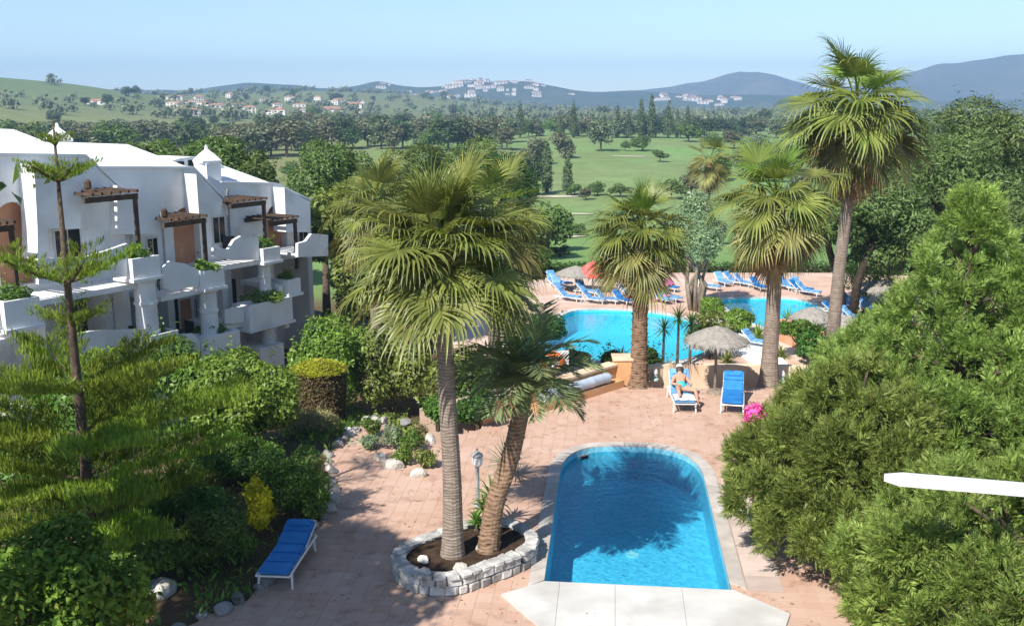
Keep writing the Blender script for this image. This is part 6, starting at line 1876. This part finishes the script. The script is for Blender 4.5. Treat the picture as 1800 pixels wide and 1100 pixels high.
# white beam reaching in from the right on its post
a = AT(1556, 833, 13.2); b2 = AT(1830, 856, 13.0)
bx_ = (b2 - a); L = float(np.linalg.norm(bx_)) + 1.6; dr = bx_ / np.linalg.norm(bx_)
wb = thing('white_beam', 'white pointed beam projecting from the right in front of the conifers', 'beam', (float(a[0] + dr[0] * L), float(a[1] + dr[1] * L), 0))
hz = float(a[2])
slope = float(dr[2]) * L
ang = math.atan2(float(dr[1]), float(dr[0]))
m = MB().prism([(0, .02), (.28, .14), (L, .14), (L, -.14), (.18, -.14)], -.11, 0.0)
m.v = [((q[0] - L) * math.cos(ang) - q[1] * math.sin(ang), (q[0] - L) * math.sin(ang) + q[1] * math.cos(ang), hz + q[2] + float(dr[2]) * q[0]) for q in m.v]
m.build('beam', 'frame_white', wb)
MB().box((-.12, 0, (hz + slope - .12) / 2), (.16, .16, hz + slope - .125)).build('post', 'frame_white', wb)
MB().box((-.12, 0, .04), (.34, .34, .08)).build('post_foot', 'frame_white', wb)
# pink blossom shrub in the conifer
bush('flower_shrub', 'pink flowering shrub tucked against the left side of the bushy conifer', 'shrub', (5.05, 19.5, 0), (.42, .4, .62), 1500, .08, 'pink_flower', 801, 6, zc=2.35, stem=True)
p = AT(1618, 724, 21.5)
bl = thing('blue_sunshade', 'small blue cloth sunshade glimpsed through the middle of the conifers', 'sunshade', (float(p[0]), 21.5, 0))
MB().tube([(0, 0, 0), (0, 0, float(p[2]))], .03, 7).build('pole', 'white_plastic', bl)
MB().lathe([(.55, float(p[2]) - .18), (.3, float(p[2]) - .02), (.03, float(p[2]) + .06)], 12, capb=False).build('cloth', 'blue_fabric', bl)

# ================================================================== GOLF BUNKERS, FAR HOUSES, HILLS, HAZE
def bunker(px0, py0, px1, py1, label=None):
    a, b_ = GH(px0, py0), GH(px1, py1)
    c = (a + b_) / 2; rx = abs(b_[0] - a[0]) / 2; ry = max(1.3, abs(b_[1] - a[1]) / 2)
    r = random.Random(px0); ph = r.uniform(0, 6)
    P = [(float(c[0] + rx * math.cos(t) * (1 + .15 * math.sin(3 * t + ph))), float(c[1] + ry * math.sin(t) * (1 + .2 * math.sin(2 * t + ph)))) for t in [2 * math.pi * k / 28 for k in range(28)]]
    vs = [(float(c[0]), float(c[1]), H1(c[0], c[1]) + .16)]; 
    for f in (.5, 1.0):
        vs += [(float(c[0] + (q[0] - c[0]) * f), float(c[1] + (q[1] - c[1]) * f), H1(c[0] + (q[0] - c[0]) * f, c[1] + (q[1] - c[1]) * f) + (.16 if f < 1 else .10)) for q in P]
    fs = [(0, 1 + k, 1 + (k + 1) % 28) for k in range(28)] + [(1 + k, 29 + k, 29 + (k + 1) % 28, 1 + (k + 1) % 28) for k in range(28)]
    MB().add(vs, fs).build('sand_bunker', 'sand')['kind'] = 'structure'
for q in [(985, 378, 1040, 376), (1095, 376, 1160, 374), (1190, 384, 1238, 382), (925, 348, 1030, 344), (925, 418, 1030, 416), (1070, 274, 1140, 277), (1190, 340, 1230, 338)]: bunker(*q)

def house_mesh(seed, w, d, h):
    r = random.Random(seed); 
    m = MB().box((0, 0, h / 2 - .5), (w, d, h + 1))
    nw = len(m.f)
    m.add([(-w * .55, -d * .55, h + .02), (w * .55, -d * .55, h + .02), (w * .55, d * .55, h + .02), (-w * .55, d * .55, h + .02), (-w * .25, 0, h + 1.6), (w * .25, 0, h + 1.6)], [(0, 1, 5, 4), (1, 2, 5), (2, 3, 4, 5), (3, 0, 4), (0, 3, 2, 1)])
    nr = len(m.f)
    for k in range(3): 
        for z in ([h * .35] if h < 4 else [h * .22, h * .68]):
            m.box((-w * .3 + k * w * .3, -d / 2 - .03, z), (w * .13, .06, 1.3))
    me = bpy.data.meshes.new('house'); me.from_pydata(m.v, [], m.f)
    for q in ('house_wall', 'house_roof', 'dark_glass'): me.materials.append(M[q])
    mi = [0] * nw + [1] * (nr - nw) + [2] * (len(m.f) - nr); me.polygons.foreach_set('material_index', mi)
    return me
HM = [house_mesh(1, 14, 9, 6), house_mesh(2, 18, 9, 3.4), house_mesh(3, 10, 9, 6.2), house_mesh(4, 24, 10, 6)]
HILLS = []
def ridge(name, y0, depth, prof, mat, seed, base=-12, rows=26):
    """prof: skyline given as bearing/height pairs at distance y0; the hill is a broad mound with spurs"""
    xs = []; zs = []
    for px, py in prof:
        p = AT(px, py, y0); xs.append(float(p[0])); zs.append(float(p[2]))
    X = np.linspace(xs[0], xs[-1], 260); Zc = np.interp(X, xs, zs)
    r = np.random.default_rng(seed)
    for k in range(1, 7):
        Zc = Zc + (4.0 / k) * np.sin(X * .006 * k * 1.7 + r.uniform(0, 6)) * np.clip((Zc - base) / 60, 0, 1)
    V = []
    for j in range(rows):
        t = j / (rows - 1) * 2 - 1
        prf = (math.cos(t * math.pi / 2) ** 1.15)
        sp = .16 * np.sin(X * .013 + t * 3 + seed) + .10 * np.sin(X * .031 - t * 5 + seed * 2)
        z = base + (Zc - base) * np.clip(prf + sp * prf * (1 - prf) * 2.2, 0, 1.0)
        V.append(np.stack([X * (1 + t * depth / y0 * .5), np.full_like(X, y0 + t * depth), z], 1))
    V = np.vstack(V); m = len(X); i = np.arange((rows - 1) * (m - 1)); a = i // (m - 1) * m + i % (m - 1)
    me = np_mesh(name, V, np.stack([a, a + 1, a + m + 1, a + m], 1), mat)
    me.polygons.foreach_set('use_smooth', [True] * len(me.polygons))
    tag(link(name, me), kind='structure')
    return V.reshape(rows, m, 3)
rA = ridge('hills', 2500, 420, [(-700, 170), (-300, 165), (0, 168), (250, 157), (330, 156), (430, 147), (475, 150), (560, 157), (640, 150), (668, 145), (740, 152), (790, 145), (838, 139), (875, 147), (930, 145), (962, 154), (1010, 160), (1090, 162), (1150, 160), (1240, 165), (1400, 170), (1700, 176), (2400, 178)], 'hill', 3)
rB = ridge('mountain', 3600, 600, [(900, 182), (1000, 172), (1080, 164), (1150, 156), (1205, 145), (1250, 138), (1300, 129), (1330, 127), (1370, 137), (1420, 152), (1480, 166), (1560, 176), (1700, 182)], 'mountain', 5)
rC = ridge('mountain', 3300, 560, [(1380, 182), (1460, 165), (1540, 142), (1600, 126), (1650, 113), (1700, 107), (1750, 103), (1800, 97), (1900, 90), (2050, 84), (2250, 98), (2600, 120), (3000, 150)], 'mountain', 7)
hr = random.Random(12)
def house(x, y, z, s, label, group):
    o = link('far_house', hr.choice(HM), None, (x, y, z)); o.scale = (s, s, s); o.rotation_euler = (0, 0, hr.uniform(-.6, .6))
    tag(o, label, 'house', group)
for k in range(70):
    j = hr.randrange(4, 11); px = min(max(hr.gauss(840, 75), 680), 1000)
    row = rA[j]; xt = (px - 900) / 1750 * row[0, 1]
    i = int(np.argmin(np.abs(row[:, 0] - xt))); p = row[i]
    house(float(p[0]), float(p[1]), float(p[2]) - .5, hr.uniform(.6, 1.2), 'tiny pale house of the white village on the central blue hill', 'houses of the hill village')
for k in range(22):
    j = hr.randrange(3, 8); px = hr.uniform(1150, 1290); row = rA[j]; xt = (px - 900) / 1750 * row[0, 1]
    i = int(np.argmin(np.abs(row[:, 0] - xt))); p = row[i]
    house(float(p[0]), float(p[1]), float(p[2]) - .5, hr.uniform(.7, 1.3), 'tiny cream building of the village below the right-hand peak', 'houses of the right-hand village')
for k in range(30):
    px = hr.uniform(300, 640); py = hr.uniform(172, 205); p = GH(px, py)
    if p[1] > 2300: continue
    house(float(p[0]), float(p[1]), H1(p[0], p[1]), hr.uniform(.4, .75), 'cream villa with reddish roof on the %s left slopes, %s' % ('lower' if py > 194 else 'middle' if py > 183 else 'upper', 'above the roof vault' if px < 390 else 'above the third roof' if px < 480 else 'above the end of the apartments' if px < 560 else 'left of the large palm'), 'villas on the left slopes')
for px, py, s, lab in [(172, 184, .7, 'white villa on the green hillside at the far left'), (580, 202, 1.3, 'large red roofed house among the trees left of the central hill'), (620, 190, 1.0, 'pale house right of the large red roofed house'), (770, 220, 1.0, 'pale low house between the trees under the hill village')]:
    p = GH(px, py); house(float(p[0]), float(p[1]), H1(p[0], p[1]), s, lab, None) if False else None
    o = link('far_house', HM[1], None, (float(p[0]), float(p[1]), H1(p[0], p[1]))); o.scale = (s,) * 3; tag(o, lab, 'house')

# air
zt = max(float(rB[:, :, 2].max()), float(rC[:, :, 2].max())) + 12
hz_m, nt, out = new_mat('haze_air')
pv = nd(nt, 'ShaderNodeVolumePrincipled')
pv.inputs['Color'].default_value = (0.42, 0.68, 1.0, 1)
pv.inputs['Density'].default_value = 0.00030
pv.inputs['Anisotropy'].default_value = 0.0
nt.links.new(pv.outputs[0], out.inputs['Volume'])
hb = MB().box((0, 2200, (zt - 16) / 2), (7800, 5400, zt + 16)).build('haze', hz_m)
tag(hb, 'thin bluish haze in the air over the plain', 'haze', kind='stuff')
